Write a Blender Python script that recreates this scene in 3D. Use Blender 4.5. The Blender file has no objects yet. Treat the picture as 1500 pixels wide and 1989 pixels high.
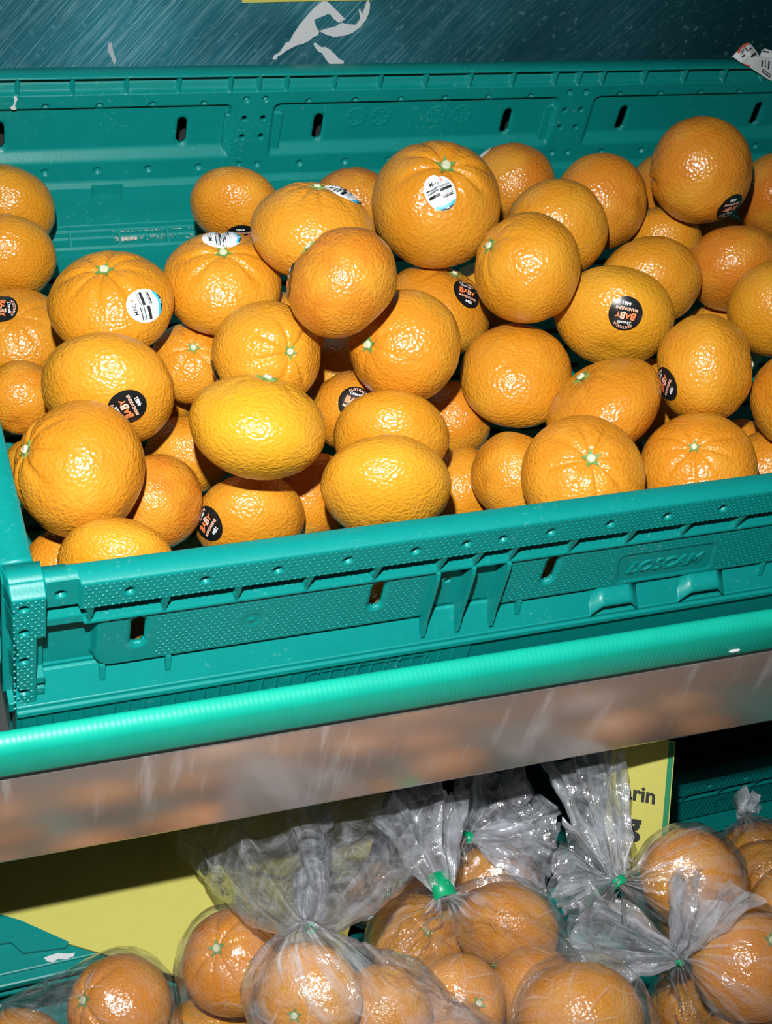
import bpy, bmesh, math, random
import numpy as np
from mathutils import Vector, Matrix, noise
from mathutils.bvhtree import BVHTree

# ------------------------------------------------------------------ camera, world, flash, exposure
ZO = 0.85                                   # the crate rim stands 0.85 m above the shop floor
F_PX, W_PX, H_PX = 2829.343, 1500.0, 1989.0
RC = np.array([[0.9308, -0.3208, 0.1754], [-0.1188, -0.7190, -0.6848], [0.3458, 0.6165, -0.7073]])
_u, _s, _v = np.linalg.svd(RC); RC = _u @ _v  # rows: right, down, forward
CAM = np.array([-0.3603, -0.3633, 0.4361])
scene = bpy.context.scene
COL = scene.collection
cd = bpy.data.cameras.new('camera'); cam = bpy.data.objects.new('camera', cd); COL.objects.link(cam)
cd.sensor_fit = 'VERTICAL'; cd.sensor_height = 24.0; cd.lens = F_PX / H_PX * 24.0; cd.clip_start = 0.01
M = Matrix.Identity(4)
for i in range(3):
    M[i][0] = RC[0][i]; M[i][1] = -RC[1][i]; M[i][2] = -RC[2][i]; M[i][3] = CAM[i] + (ZO if i == 2 else 0)
cam.matrix_world = M
scene.camera = cam
scene.view_settings.view_transform = 'Standard'; scene.view_settings.look = 'None'
scene.view_settings.exposure = 0.0; scene.view_settings.gamma = 1.0
scene.view_settings.use_curve_mapping = False
scene.cycles.transparent_max_bounces = 24; scene.cycles.max_bounces = 6
scene.cycles.use_denoising = True
w = bpy.data.worlds.new('world'); scene.world = w; w.use_nodes = True
w.node_tree.nodes['Background'].inputs[0].default_value = (0.55, 0.85, 0.9, 1)   # dim shop light
w.node_tree.nodes['Background'].inputs[1].default_value = 0.05
ld = bpy.data.lights.new('camera_flash', 'SPOT'); ld.shadow_soft_size = 0.008; ld.spot_size = math.radians(76); ld.spot_blend = 1.0
ld.energy = 41.0; ld.color = (1.0, 0.985, 0.96)
flash = bpy.data.objects.new('camera_flash', ld); COL.objects.link(flash)
fm = M.copy()
fpos = Vector(CAM) + Vector(RC[0]) * -0.022 - Vector(RC[1]) * 0.122
for i in range(3): fm[i][3] = fpos[i] + (ZO if i == 2 else 0)

def ray(px, py):
    return RC.T @ np.array([(px - 750) / F_PX, (py - 994.5) / F_PX, 1.0])
_aim = -Vector(ray(610, 1520)).normalized()                      # the flash head is tipped a little down and left
_ax = Vector(RC[0]).cross(_aim).normalized(); _ay = _aim.cross(_ax).normalized()
_ax = _ay.cross(_aim).normalized()
for i in range(3): fm[i][0] = _ax[i]; fm[i][1] = _ay[i]; fm[i][2] = _aim[i]
flash.matrix_world = fm
def at(px, py, depth):
    return Vector(CAM + ray(px, py) * depth)
def on_plane(px, py, axis, v):
    d = ray(px, py); return Vector(CAM + d * ((v - CAM[axis]) / d[axis]))

# ------------------------------------------------------------------ materials
def nt(name):
    m = bpy.data.materials.new(name); m.use_nodes = True
    t = m.node_tree; b = t.nodes['Principled BSDF']
    return m, t, b
def node(t, kind, **kw):
    n = t.nodes.new(kind)
    for k, v in kw.items():
        if k.startswith('i_'):
            n.inputs[k[2:].replace('_', ' ')].default_value = v
        else: setattr(n, k, v)
    return n
def lk(t, a, b): t.links.new(a, b)
def ramp(t, fac, stops, interp='LINEAR'):
    r = t.nodes.new('ShaderNodeValToRGB'); r.color_ramp.interpolation = interp
    while len(r.color_ramp.elements) < len(stops): r.color_ramp.elements.new(0.5)
    for e, (p, c) in zip(r.color_ramp.elements, stops):
        e.position = p; e.color = (*c, 1) if len(c) == 3 else c
    lk(t, fac, r.inputs[0]); return r.outputs[0]
def mixc(t, fac, a, b):
    m = t.nodes.new('ShaderNodeMix'); m.data_type = 'RGBA'
    for sock, v in ((m.inputs[0], fac), (m.inputs[6], a), (m.inputs[7], b)):
        if hasattr(v, 'is_linked') or hasattr(v, 'links'): lk(t, v, sock)
        elif isinstance(v, (int, float)): sock.default_value = v
        else: sock.default_value = (*v, 1)
    return m.outputs[2]
def math_(t, op, a, b=0.0, clamp=False):
    m = t.nodes.new('ShaderNodeMath'); m.operation = op; m.use_clamp = clamp
    for s, v in ((m.inputs[0], a), (m.inputs[1], b)):
        if hasattr(v, 'links'): lk(t, v, s)
        else: s.default_value = v
    return m.outputs[0]
def objco(t, scale=(1, 1, 1), rot=(0, 0, 0)):
    c = t.nodes.new('ShaderNodeTexCoord'); mp = t.nodes.new('ShaderNodeMapping')
    mp.inputs['Scale'].default_value = scale; mp.inputs['Rotation'].default_value = rot
    lk(t, c.outputs['Object'], mp.inputs[0]); return mp.outputs[0]
def bump(t, h, strength, dist, b, normal=None):
    n = t.nodes.new('ShaderNodeBump'); n.inputs['Strength'].default_value = strength; n.inputs['Distance'].default_value = dist
    lk(t, h, n.inputs['Height'])
    if normal is not None: lk(t, normal, n.inputs['Normal'])
    if b is not None: lk(t, n.outputs[0], b.inputs['Normal'])
    return n.outputs[0]
def simple(name, col, rough=0.5, spec=0.5, metal=0.0):
    m, t, b = nt(name); b.inputs['Base Color'].default_value = (*col, 1); b.inputs['Roughness'].default_value = rough
    b.inputs['Specular IOR Level'].default_value = spec; b.inputs['Metallic'].default_value = metal
    n = node(t, 'ShaderNodeTexNoise', i_Scale=220.0, i_Detail=3.0); lk(t, objco(t), n.inputs['Vector'])
    lk(t, mixc(t, math_(t, 'MULTIPLY', n.outputs[0], 0.22), col, tuple(c * 0.55 for c in col)), b.inputs['Base Color'])
    return m

def peel_material():
    m, t, b = nt('mandarin_peel')
    co = objco(t)
    oi = t.nodes.new('ShaderNodeObjectInfo')
    big = node(t, 'ShaderNodeTexNoise', i_Scale=1.3, i_Detail=2.0)
    lk(t, co, big.inputs['Vector'])
    off = t.nodes.new('ShaderNodeVectorMath'); off.operation = 'ADD'; lk(t, co, off.inputs[0])
    lk(t, oi.outputs['Random'], off.inputs[1]); lk(t, off.outputs[0], big.inputs['Vector'])
    f = ramp(t, big.outputs[0], [(0.42, (0, 0, 0)), (0.68, (1, 1, 1))])
    yel = mixc(t, math_(t, 'MULTIPLY', f, 0.62), oi.outputs['Color'], (0.62, 0.315, 0.030))
    v = node(t, 'ShaderNodeTexVoronoi', i_Scale=21.0, i_Randomness=0.9); lk(t, co, v.inputs['Vector'])
    pore = ramp(t, v.outputs['Distance'], [(0.0, (1, 1, 1)), (0.30, (0, 0, 0))])
    col = mixc(t, math_(t, 'MULTIPLY', pore, 0.20), yel, (0.46, 0.115, 0.004))
    fine = node(t, 'ShaderNodeTexNoise', i_Scale=9.0, i_Detail=5.0); lk(t, co, fine.inputs['Vector'])
    col = mixc(t, math_(t, 'MULTIPLY', fine.outputs[0], 0.22), col, (0.50, 0.17, 0.008))
    sc = node(t, 'ShaderNodeTexNoise', i_Scale=3.2, i_Detail=9.0, i_Roughness=0.72); lk(t, off.outputs[0], sc.inputs['Vector'])
    scar = ramp(t, sc.outputs[0], [(0.735, (0, 0, 0)), (0.775, (1, 1, 1))])
    col = mixc(t, math_(t, 'MULTIPLY', scar, 0.45), col, (0.74, 0.48, 0.16))
    lk(t, col, b.inputs['Base Color'])
    b.inputs['Roughness'].default_value = 0.27; b.inputs['Specular IOR Level'].default_value = 0.62
    b.inputs['Subsurface Weight'].default_value = 0.06; b.inputs['Subsurface Radius'].default_value = (0.10, 0.035, 0.008)
    b.inputs['Subsurface Scale'].default_value = 0.03
    vs = node(t, 'ShaderNodeTexVoronoi', feature='SMOOTH_F1', i_Scale=17.0, i_Smoothness=0.55); lk(t, co, vs.inputs['Vector'])
    n2 = node(t, 'ShaderNodeTexNoise', i_Scale=11.0, i_Detail=2.0); lk(t, co, n2.inputs['Vector'])
    h = math_(t, 'ADD', vs.outputs['Distance'], math_(t, 'MULTIPLY', n2.outputs[0], 0.5))
    bump(t, h, 0.70, 0.00060, b)
    return m

def crate_material():
    m, t, b = nt('green_crate_plastic')
    co = objco(t)
    n = node(t, 'ShaderNodeTexNoise', i_Scale=55.0, i_Detail=6.0, i_Roughness=0.65); lk(t, co, n.inputs['Vector'])
    col = mixc(t, n.outputs[0], (0.0010, 0.190, 0.176), (0.0018, 0.24, 0.222))
    d = node(t, 'ShaderNodeTexNoise', i_Scale=420.0, i_Detail=3.0); lk(t, co, d.inputs['Vector'])
    big = node(t, 'ShaderNodeTexNoise', i_Scale=28.0, i_Detail=3.0); lk(t, co, big.inputs['Vector'])
    dust = math_(t, 'MULTIPLY', ramp(t, d.outputs[0], [(0.60, (0, 0, 0)), (0.72, (1, 1, 1))]), ramp(t, big.outputs[0], [(0.50, (0, 0, 0)), (0.70, (1, 1, 1))]))
    col = mixc(t, math_(t, 'MULTIPLY', dust, 0.40), col, (0.16, 0.42, 0.40))
    lk(t, col, b.inputs['Base Color'])
    b.inputs['Roughness'].default_value = 0.40; b.inputs['Specular IOR Level'].default_value = 0.38
    g = node(t, 'ShaderNodeTexNoise', i_Scale=900.0, i_Detail=2.0); lk(t, co, g.inputs['Vector'])
    bump(t, g.outputs[0], 0.12, 0.0004, b)
    return m

def strip_material():
    m, t, b = nt('edge_strip_plastic')
    co = objco(t, rot=(0, 0.10, 0))
    wv = node(t, 'ShaderNodeTexWave', i_Scale=130.0, i_Distortion=1.6, i_Detail=1.0); lk(t, co, wv.inputs['Vector'])
    n = node(t, 'ShaderNodeTexNoise', i_Scale=60.0, i_Detail=4.0); lk(t, co, n.inputs['Vector'])
    lk(t, mixc(t, n.outputs[0], (0.003, 0.37, 0.265), (0.004, 0.46, 0.335)), b.inputs['Base Color'])
    b.inputs['Roughness'].default_value = 0.42
    bump(t, wv.outputs[0], 0.12, 0.0004, b)
    return m

def wall_steel():
    m, t, b = nt('scratched_steel_panel')
    c1 = objco(t, (1, 1, 1), (0, math.radians(52), 0))
    mp = t.nodes.new('ShaderNodeMapping'); mp.inputs['Scale'].default_value = (22, 22, 1300); lk(t, c1, mp.inputs[0])
    s = node(t, 'ShaderNodeTexNoise', i_Scale=1.0, i_Detail=3.0, i_Roughness=0.6); lk(t, mp.outputs[0], s.inputs['Vector'])
    c2 = objco(t, (1, 1, 1), (0, math.radians(40), 0))
    mp2 = t.nodes.new('ShaderNodeMapping'); mp2.inputs['Scale'].default_value = (60, 60, 1900); lk(t, c2, mp2.inputs[0])
    s2 = node(t, 'ShaderNodeTexNoise', i_Scale=1.0, i_Detail=2.0); lk(t, mp2.outputs[0], s2.inputs['Vector'])
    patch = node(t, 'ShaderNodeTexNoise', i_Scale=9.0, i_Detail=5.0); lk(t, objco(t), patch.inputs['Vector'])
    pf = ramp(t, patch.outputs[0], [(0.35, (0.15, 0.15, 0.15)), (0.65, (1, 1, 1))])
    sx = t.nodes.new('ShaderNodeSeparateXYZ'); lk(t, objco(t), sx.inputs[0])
    lr = math_(t, 'SUBTRACT', 0.62, math_(t, 'MULTIPLY', sx.outputs[0], 2.6), True)     # more scratches towards the left end; drives the painted lightening too
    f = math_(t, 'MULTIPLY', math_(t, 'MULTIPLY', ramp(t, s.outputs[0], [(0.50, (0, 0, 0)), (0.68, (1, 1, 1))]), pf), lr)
    f2 = math_(t, 'MULTIPLY', ramp(t, s2.outputs[0], [(0.62, (0, 0, 0)), (0.72, (1, 1, 1))]), math_(t, 'MULTIPLY', pf, 0.5))
    sp = node(t, 'ShaderNodeTexNoise', i_Scale=260.0, i_Detail=3.0); lk(t, objco(t), sp.inputs['Vector'])
    f3 = math_(t, 'MULTIPLY', ramp(t, sp.outputs[0], [(0.62, (0, 0, 0)), (0.75, (1, 1, 1))]), 0.35)
    ff = math_(t, 'MAXIMUM', math_(t, 'MAXIMUM', f, f2), f3)
    base = mixc(t, math_(t, 'MULTIPLY', pf, lr), (0.008, 0.060, 0.078), (0.035, 0.26, 0.34))  # lighter left end: flash falloff and reflection painted into the base colour
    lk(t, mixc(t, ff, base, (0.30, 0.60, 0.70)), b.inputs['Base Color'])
    b.inputs['Metallic'].default_value = 0.35; b.inputs['Roughness'].default_value = 0.42
    bump(t, s.outputs[0], 0.15, 0.0006, b)
    return m

def fascia_steel():
    m, t, b = nt('smeared_steel')
    co = objco(t)
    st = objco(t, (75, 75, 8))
    streak = node(t, 'ShaderNodeTexNoise', i_Scale=1.0, i_Detail=4.0, i_Roughness=0.6); lk(t, st, streak.inputs['Vector'])
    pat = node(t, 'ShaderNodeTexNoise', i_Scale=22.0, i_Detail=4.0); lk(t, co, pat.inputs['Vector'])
    glint_mask = math_(t, 'MULTIPLY', ramp(t, streak.outputs[0], [(0.52, (0, 0, 0)), (0.74, (1, 1, 1))]), ramp(t, pat.outputs[0], [(0.40, (0, 0, 0)), (0.62, (1, 1, 1))]))  # whitish upright streaks painted in for highlights mirrored from the bags
    stain = node(t, 'ShaderNodeTexNoise', i_Scale=34.0, i_Detail=7.0, i_Roughness=0.7); lk(t, co, stain.inputs['Vector'])
    sf = ramp(t, stain.outputs[0], [(0.60, (0, 0, 0)), (0.72, (1, 1, 1))])
    spk = node(t, 'ShaderNodeTexVoronoi', i_Scale=95.0); lk(t, co, spk.inputs['Vector'])
    sk = ramp(t, spk.outputs['Distance'], [(0.03, (1, 1, 1)), (0.10, (0, 0, 0))])
    col = mixc(t, math_(t, 'MULTIPLY', sf, 0.30), (0.80, 0.71, 0.655), (0.48, 0.34, 0.24))
    col = mixc(t, math_(t, 'MULTIPLY', sk, 0.35), col, (0.12, 0.08, 0.06))
    lk(t, col, b.inputs['Base Color'])
    b.inputs['Metallic'].default_value = 1.0
    b.inputs['Roughness'].default_value = 0.25
    b.inputs['Anisotropic'].default_value = 0.0
    rl = node(t, 'ShaderNodeTexNoise', i_Scale=1.0, i_Detail=2.0); lk(t, objco(t, (30, 30, 8)), rl.inputs['Vector'])
    bump(t, rl.outputs[0], 0.20, 0.002, b)
    film = t.nodes.new('ShaderNodeBsdfDiffuse'); film.inputs[0].default_value = (0.50, 0.415, 0.385, 1)
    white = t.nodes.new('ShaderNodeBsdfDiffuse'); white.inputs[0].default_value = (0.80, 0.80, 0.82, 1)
    mx = t.nodes.new('ShaderNodeMixShader'); mx.inputs[0].default_value = 0.30
    lk(t, b.outputs[0], mx.inputs[1]); lk(t, film.outputs[0], mx.inputs[2])
    mx2 = t.nodes.new('ShaderNodeMixShader'); lk(t, math_(t, 'MULTIPLY', glint_mask, 0.36), mx2.inputs[0])
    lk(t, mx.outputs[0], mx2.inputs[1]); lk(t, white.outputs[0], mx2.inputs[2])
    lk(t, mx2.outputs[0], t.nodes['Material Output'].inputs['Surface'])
    return m

def film_material(name='clear_bag_film', haze=0.065, tint=(0.985, 0.985, 0.987)):
    m, t, b = nt(name); t.nodes.remove(b)
    co = objco(t)
    n1 = node(t, 'ShaderNodeTexNoise', i_Scale=75.0, i_Detail=4.0, i_Roughness=0.55, i_Distortion=0.8); lk(t, co, n1.inputs['Vector'])
    v = node(t, 'ShaderNodeTexVoronoi', feature='F1', i_Scale=60.0); lk(t, co, v.inputs['Vector'])
    h = math_(t, 'ADD', math_(t, 'MULTIPLY', n1.outputs[0], 0.6), math_(t, 'MULTIPLY', v.outputs['Distance'], 0.8))
    pb = t.nodes.new('ShaderNodeAttribute'); pb.attribute_name = 'pleat'; gb = t.nodes.new('ShaderNodeAttribute'); gb.attribute_name = 'gather'
    pk = node(t, 'ShaderNodeTexNoise', i_Scale=5.5, i_Detail=4.0, i_Roughness=0.6); lk(t, pb.outputs['Vector'], pk.inputs['Vector'])
    h = math_(t, 'ADD', h, math_(t, 'MULTIPLY', math_(t, 'MULTIPLY', pk.outputs[0], gb.outputs['Fac']), 0.9))
    nb = bump(t, h, 0.75, 0.0034, None)
    tr = t.nodes.new('ShaderNodeBsdfTransparent'); tr.inputs[0].default_value = (*tint, 1)
    gl = t.nodes.new('ShaderNodeBsdfGlossy'); gl.inputs['Roughness'].default_value = 0.10; gl.inputs[0].default_value = (1, 1, 1, 1); lk(t, nb, gl.inputs['Normal'])
    lw = t.nodes.new('ShaderNodeLayerWeight'); lw.inputs[0].default_value = 0.5; lk(t, nb, lw.inputs['Normal'])
    rim = math_(t, 'ADD', 0.085, math_(t, 'MULTIPLY', math_(t, 'POWER', lw.outputs['Facing'], 3.2), 0.62))
    df = t.nodes.new('ShaderNodeBsdfDiffuse'); df.inputs[0].default_value = (0.84, 0.89, 0.98, 1); lk(t, nb, df.inputs['Normal'])
    tl = t.nodes.new('ShaderNodeBsdfTranslucent'); tl.inputs[0].default_value = (0.84, 0.89, 0.98, 1)
    hz = t.nodes.new('ShaderNodeMixShader'); hz.inputs[0].default_value = 0.4
    lk(t, df.outputs[0], hz.inputs[1]); lk(t, tl.outputs[0], hz.inputs[2])
    cr = node(t, 'ShaderNodeTexNoise', i_Scale=38.0, i_Detail=6.0, i_Roughness=0.65, i_Distortion=1.5); lk(t, co, cr.inputs['Vector'])
    hf = math_(t, 'MULTIPLY', ramp(t, cr.outputs[0], [(0.40, (0.35, 0.35, 0.35)), (0.68, (1.8, 1.8, 1.8))]), haze)
    cv = node(t, 'ShaderNodeTexVoronoi', feature='DISTANCE_TO_EDGE', i_Scale=58.0, i_Randomness=1.0); lk(t, objco(t, (1, 1, 0.55), (0.5, 0.3, 0.2)), cv.inputs['Vector'])
    cm = node(t, 'ShaderNodeTexNoise', i_Scale=42.0, i_Detail=2.0); lk(t, co, cm.inputs['Vector'])
    crease = math_(t, 'MULTIPLY', ramp(t, cv.outputs['Distance'], [(0.0, (1, 1, 1)), (0.035, (0, 0, 0))]), ramp(t, cm.outputs[0], [(0.48, (0, 0, 0)), (0.66, (1, 1, 1))]))
    pa = t.nodes.new('ShaderNodeAttribute'); pa.attribute_name = 'pleat'; ga = t.nodes.new('ShaderNodeAttribute'); ga.attribute_name = 'gather'
    pn = node(t, 'ShaderNodeTexNoise', i_Scale=5.5, i_Detail=4.0, i_Roughness=0.6); lk(t, pa.outputs['Vector'], pn.inputs['Vector'])
    pl = math_(t, 'MULTIPLY', ramp(t, pn.outputs[0], [(0.47, (0, 0, 0)), (0.66, (1, 1, 1))]), ga.outputs['Fac'])
    hf = math_(t, 'ADD', hf, math_(t, 'MULTIPLY', crease, 0.26), True)
    hf = math_(t, 'ADD', hf, math_(t, 'MULTIPLY', pl, 0.42), True)
    a = t.nodes.new('ShaderNodeMixShader'); lk(t, hf, a.inputs[0]); lk(t, tr.outputs[0], a.inputs[1]); lk(t, hz.outputs[0], a.inputs[2])
    c = t.nodes.new('ShaderNodeMixShader'); lk(t, rim, c.inputs[0]); lk(t, a.outputs[0], c.inputs[1]); lk(t, gl.outputs[0], c.inputs[2])
    lk(t, c.outputs[0], t.nodes['Material Output'].inputs['Surface'])
    return m

MAT = dict(
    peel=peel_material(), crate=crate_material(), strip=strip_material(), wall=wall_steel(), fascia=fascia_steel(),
    film=film_material(), hazy=film_material('hazy_bag_film', 0.15), tail=film_material('gathered_bag_film', 0.21),
    black=simple('sticker_black', (0.008, 0.010, 0.010), 0.28), white=simple('sticker_white', (0.80, 0.82, 0.84), 0.35),
    orange_ink=simple('orange_ink', (0.85, 0.22, 0.07), 0.4), pink_ink=simple('pale_orange_ink', (0.88, 0.50, 0.36), 0.4),
    white_ink=simple('white_ink', (0.82, 0.86, 0.88), 0.4), black_ink=simple('black_ink', (0.012, 0.016, 0.018), 0.5),
    grey_ink=simple('grey_ink', (0.42, 0.50, 0.55), 0.5), blue_ink=simple('blue_ink', (0.04, 0.45, 0.75), 0.4),
    yellow=simple('yellow_card', (0.57, 0.545, 0.13), 0.75, 0.25), card_green=simple('card_green', (0.012, 0.22, 0.09), 0.6),
    calyx=simple('calyx_green', (0.13, 0.26, 0.06), 0.6), stub=simple('stem_stub', (0.56, 0.58, 0.40), 0.7),
    tape=simple('green_tape', (0.0, 0.33, 0.14), 0.35), paper=simple('torn_paper', (0.60, 0.64, 0.66), 0.8, 0.2),
    dark=simple('dark_shelf_steel', (0.035, 0.04, 0.04), 0.5), grit=simple('dust_grit', (0.52, 0.50, 0.44), 0.9),
    floor=simple('floor_vinyl', (0.16, 0.15, 0.14), 0.5), grey=simple('grey_steel_edge', (0.16, 0.15, 0.15), 0.4, 0.5, 0.6),
    smear=simple('faint_smear', (0.40, 0.48, 0.52), 0.7),
    red_ink=simple('red_ink', (0.75, 0.14, 0.06), 0.4),
)

# ------------------------------------------------------------------ helpers
def obj(name, verts, faces, mat, parent=None, smooth=False, loc=None):
    me = bpy.data.meshes.new(name); me.from_pydata([tuple(v) for v in verts], [], [tuple(int(i) for i in f) for f in faces]); me.update()
    if smooth: me.polygons.foreach_set('use_smooth', [True] * len(me.polygons))
    me.materials.append(mat)
    o = bpy.data.objects.new(name, me); COL.objects.link(o)
    if parent is not None: o.parent = parent
    if loc is not None: o.location = loc
    return o
def tag(o, label, cat, group=None):
    o['label'] = label; o['category'] = cat
    if group: o['group'] = group
    return o
def struct(o): o['kind'] = 'structure'; return o
def empty(name, loc=(0, 0, 0), rotz=0.0):
    o = bpy.data.objects.new(name, None); o.empty_display_size = 0.02; COL.objects.link(o); o.location = loc; o.rotation_euler = (0, 0, rotz); return o
class MB:
    def __init__(s): s.v = []; s.f = []
    def add(s, v, f):
        k = len(s.v); s.v += [tuple(p) for p in v]; s.f += [tuple(i + k for i in q) for q in f]; return s
    def box(s, x0, x1, y0, y1, z0, z1, b=0.0):
        if b <= 0:
            v = [(x, y, z) for x in (x0, x1) for y in (y0, y1) for z in (z0, z1)]
            return s.add(v, [(0, 1, 3, 2), (4, 6, 7, 5), (0, 4, 5, 1), (2, 3, 7, 6), (0, 2, 6, 4), (1, 5, 7, 3)])
        bm = bmesh.new(); bmesh.ops.create_cube(bm, size=1.0)
        for q in bm.verts: q.co = Vector(((x0 + x1) / 2 + q.co.x * (x1 - x0), (y0 + y1) / 2 + q.co.y * (y1 - y0), (z0 + z1) / 2 + q.co.z * (z1 - z0)))
        bmesh.ops.bevel(bm, geom=bm.edges[:], offset=b, segments=2, affect='EDGES', profile=0.5)
        bm.verts.index_update(); s.add([q.co[:] for q in bm.verts], [[q.index for q in f.verts] for f in bm.faces]); bm.free(); return s
    def prism_x(s, prof, x0, x1):              # closed (y, z) profile run along x
        n = len(prof); v = [(x0, y, z) for y, z in prof] + [(x1, y, z) for y, z in prof]
        return s.add(v, [(i, (i + 1) % n, n + (i + 1) % n, n + i) for i in range(n)] + [tuple(range(n - 1, -1, -1)), tuple(range(n, 2 * n))])
    def build(s, name, mat, parent=None, smooth=False): return obj(name, s.v, s.f, mat, parent, smooth)
def axis_lines(a, b, step, edges, eps=0.00022):
    s = set(np.round(np.linspace(a, b, int(round((b - a) / step)) + 1), 6))
    for e in edges:
        for d in (-eps, eps):
            if a < e + d < b: s.add(round(e + d, 6))
    s = sorted(s); out = [s[0]]
    for q in s[1:]:
        if q - out[-1] > 0.00012: out.append(q)
    out[-1] = b
    return np.array(out)
def lin(z, pts):                                # piecewise-linear through (z, h), z falling
    zs = np.array([p[0] for p in pts])[::-1]; hs = np.array([p[1] for p in pts])[::-1]
    return np.interp(z, zs, hs)
def sstep(a, b, x):
    t = np.clip((x - a) / (b - a), 0, 1); return t * t * (3 - 2 * t)
def rrect(X, Z, x0, x1, z0, z1, r):             # signed distance, negative inside
    cx, cz = (x0 + x1) / 2, (z0 + z1) / 2
    qx = np.abs(X - cx) - (x1 - x0) / 2 + r; qz = np.abs(Z - cz) - (z1 - z0) / 2 + r
    return np.hypot(np.maximum(qx, 0), np.maximum(qz, 0)) + np.minimum(np.maximum(qx, qz), 0) - r
def grid_faces(nx, nz, hole, flip, base):
    I, J = np.meshgrid(np.arange(nx - 1), np.arange(nz - 1), indexing='ij')
    a = I * nz + J; q = np.stack([a, a + nz, a + nz + 1, a + 1], -1)[~hole]
    if flip: q = q[:, ::-1]
    return q + base
def fast_mesh(name, V, Q, mat, parent, smooth=True):
    me = bpy.data.meshes.new(name); n = len(Q)
    me.vertices.add(len(V)); me.vertices.foreach_set('co', np.asarray(V, np.float32).ravel())
    me.loops.add(4 * n); me.loops.foreach_set('vertex_index', np.asarray(Q, np.int32).ravel())
    me.polygons.add(n); me.polygons.foreach_set('loop_start', np.arange(0, 4 * n, 4, dtype=np.int32))
    me.polygons.foreach_set('use_smooth', np.full(n, smooth)); me.update(calc_edges=True); me.validate()
    me.materials.append(mat); o = bpy.data.objects.new(name, me); COL.objects.link(o)
    if parent is not None: o.parent = parent
    return o
_txt = {}
def text_mesh(body, bold=0.0, shear=0.0):       # flat triangulated lettering, cap height about 0.7, centred
    key = (body, bold, shear)
    if key in _txt: return _txt[key]
    c = bpy.data.curves.new('lettering', 'FONT'); c.body = body; c.align_x = 'CENTER'; c.align_y = 'CENTER'; c.offset = bold; c.shear = shear; c.resolution_u = 3
    o = bpy.data.objects.new('lettering', c); COL.objects.link(o)
    dg = bpy.context.evaluated_depsgraph_get(); me = bpy.data.meshes.new_from_object(o.evaluated_get(dg))
    bm = bmesh.new(); bm.from_mesh(me); bmesh.ops.triangulate(bm, faces=bm.faces[:]); bm.verts.index_update()
    v = [(q.co.x, q.co.y) for q in bm.verts]; f = [[q.index for q in p.verts] for p in bm.faces]
    xs = [p[0] for p in v]; ys = [p[1] for p in v]; cx = (min(xs) + max(xs)) / 2; cy = (min(ys) + max(ys)) / 2
    v = [(x - cx, y - cy) for x, y in v]
    bm.free(); bpy.data.objects.remove(o); bpy.data.curves.remove(c); bpy.data.meshes.remove(me)
    wd, ht = max(xs) - min(xs), max(ys) - min(ys)
    _txt[key] = (v, f, wd, ht); return _txt[key]

# ------------------------------------------------------------------ setting
DEPTH = 0.374                                    # crate outer depth, width 0.6152
BASE_Z = -0.112
LOWER_Z = -0.4905                                 # top of the lower shelf
struct(obj('floor', [(-3, -3, -ZO), (3, -3, -ZO), (3, 1.2, -ZO), (-3, 1.2, -ZO)], [(0, 1, 2, 3)], MAT['floor']))
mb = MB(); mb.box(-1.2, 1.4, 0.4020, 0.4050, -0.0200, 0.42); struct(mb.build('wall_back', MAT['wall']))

def shelf():
    root = empty('display_shelf', (0, 0.18, -0.115))
    tag(root, 'steel display shelf with smeared front lip carrying the crate of loose mandarins', 'shelf')
    off = Vector((0, -0.18, 0.115))
    d = MB(); d.box(-1.2, 1.4, -0.0085, 0.4010, -0.1150, -0.1125); p = d.build('deck', MAT['dark'], root); p.location = off
    xs = np.linspace(-1.2, 1.4, 40)
    def prof(x):
        zt = -0.1057 - 0.0209 * (x + 0.3126); zb = -0.1766 - 0.0256 * (x + 0.3135)
        zt = max(zt, -0.117)
        # sheet bent over the top, down the front and back under
        return [(-0.0085, zt), (-0.0105, zt + 0.0002), (-0.0119, zt - 0.0006), (-0.0125, zt - 0.0022), (-0.0128, (zt + zb) / 2), (-0.0125, zb + 0.0035), (-0.0116, zb + 0.001), (-0.0098, zb), (0.010, zb - 0.0002), (0.010, zb + 0.0012), (-0.0095, zb + 0.0014), (-0.0108, zb + 0.0045), (-0.0112, zt - 0.003), (-0.0085, zt - 0.0024)]
    V, Fc = [], []; n = len(prof(0))
    for x in xs: V += [(x, y, z) for y, z in prof(x)]
    for k in range(len(xs) - 1):
        for i in range(n): Fc.append((k * n + i, k * n + (i + 1) % n, (k + 1) * n + (i + 1) % n, (k + 1) * n + i))
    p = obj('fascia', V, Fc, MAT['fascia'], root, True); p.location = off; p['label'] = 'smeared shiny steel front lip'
    V, Fc = [], []
    def sprof(x):
        zt = -0.0784 - 0.0134 * (x + 0.3123); zb = -0.1018 - 0.0187 * (x + 0.3126)
        pts = [(-0.0062, zb), (-0.0062, zt - 0.0015), (-0.0072, zt - 0.0002), (-0.0092, zt), (-0.0122, zt - 0.0012), (-0.0142, zt - 0.0032), (-0.0152, zt - 0.0062), (-0.0153, zb + 0.0025), (-0.0146, zb + 0.0006), (-0.0130, zb)]
        return pts
    n = len(sprof(0)); xs = np.linspace(-1.1, 1.0, 60)
    for x in xs: V += [(x, y, z) for y, z in sprof(x)]
    for k in range(len(xs) - 1):
        for i in range(n): Fc.append((k * n + i, k * n + (i + 1) % n, (k + 1) * n + (i + 1) % n, (k + 1) * n + i))
    p = obj('edge_strip', V, Fc, MAT['strip'], root, True); p.location = off; p['label'] = 'bright green ribbed edge strip'
shelf()
mb = MB(); mb.box(-1.2, 1.4, -0.42, 0.40, LOWER_Z - 0.02, LOWER_Z); tag(mb.build('lower_shelf', MAT['dark']), 'dark lower shelf under the bagged mandarins', 'shelf')
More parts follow.
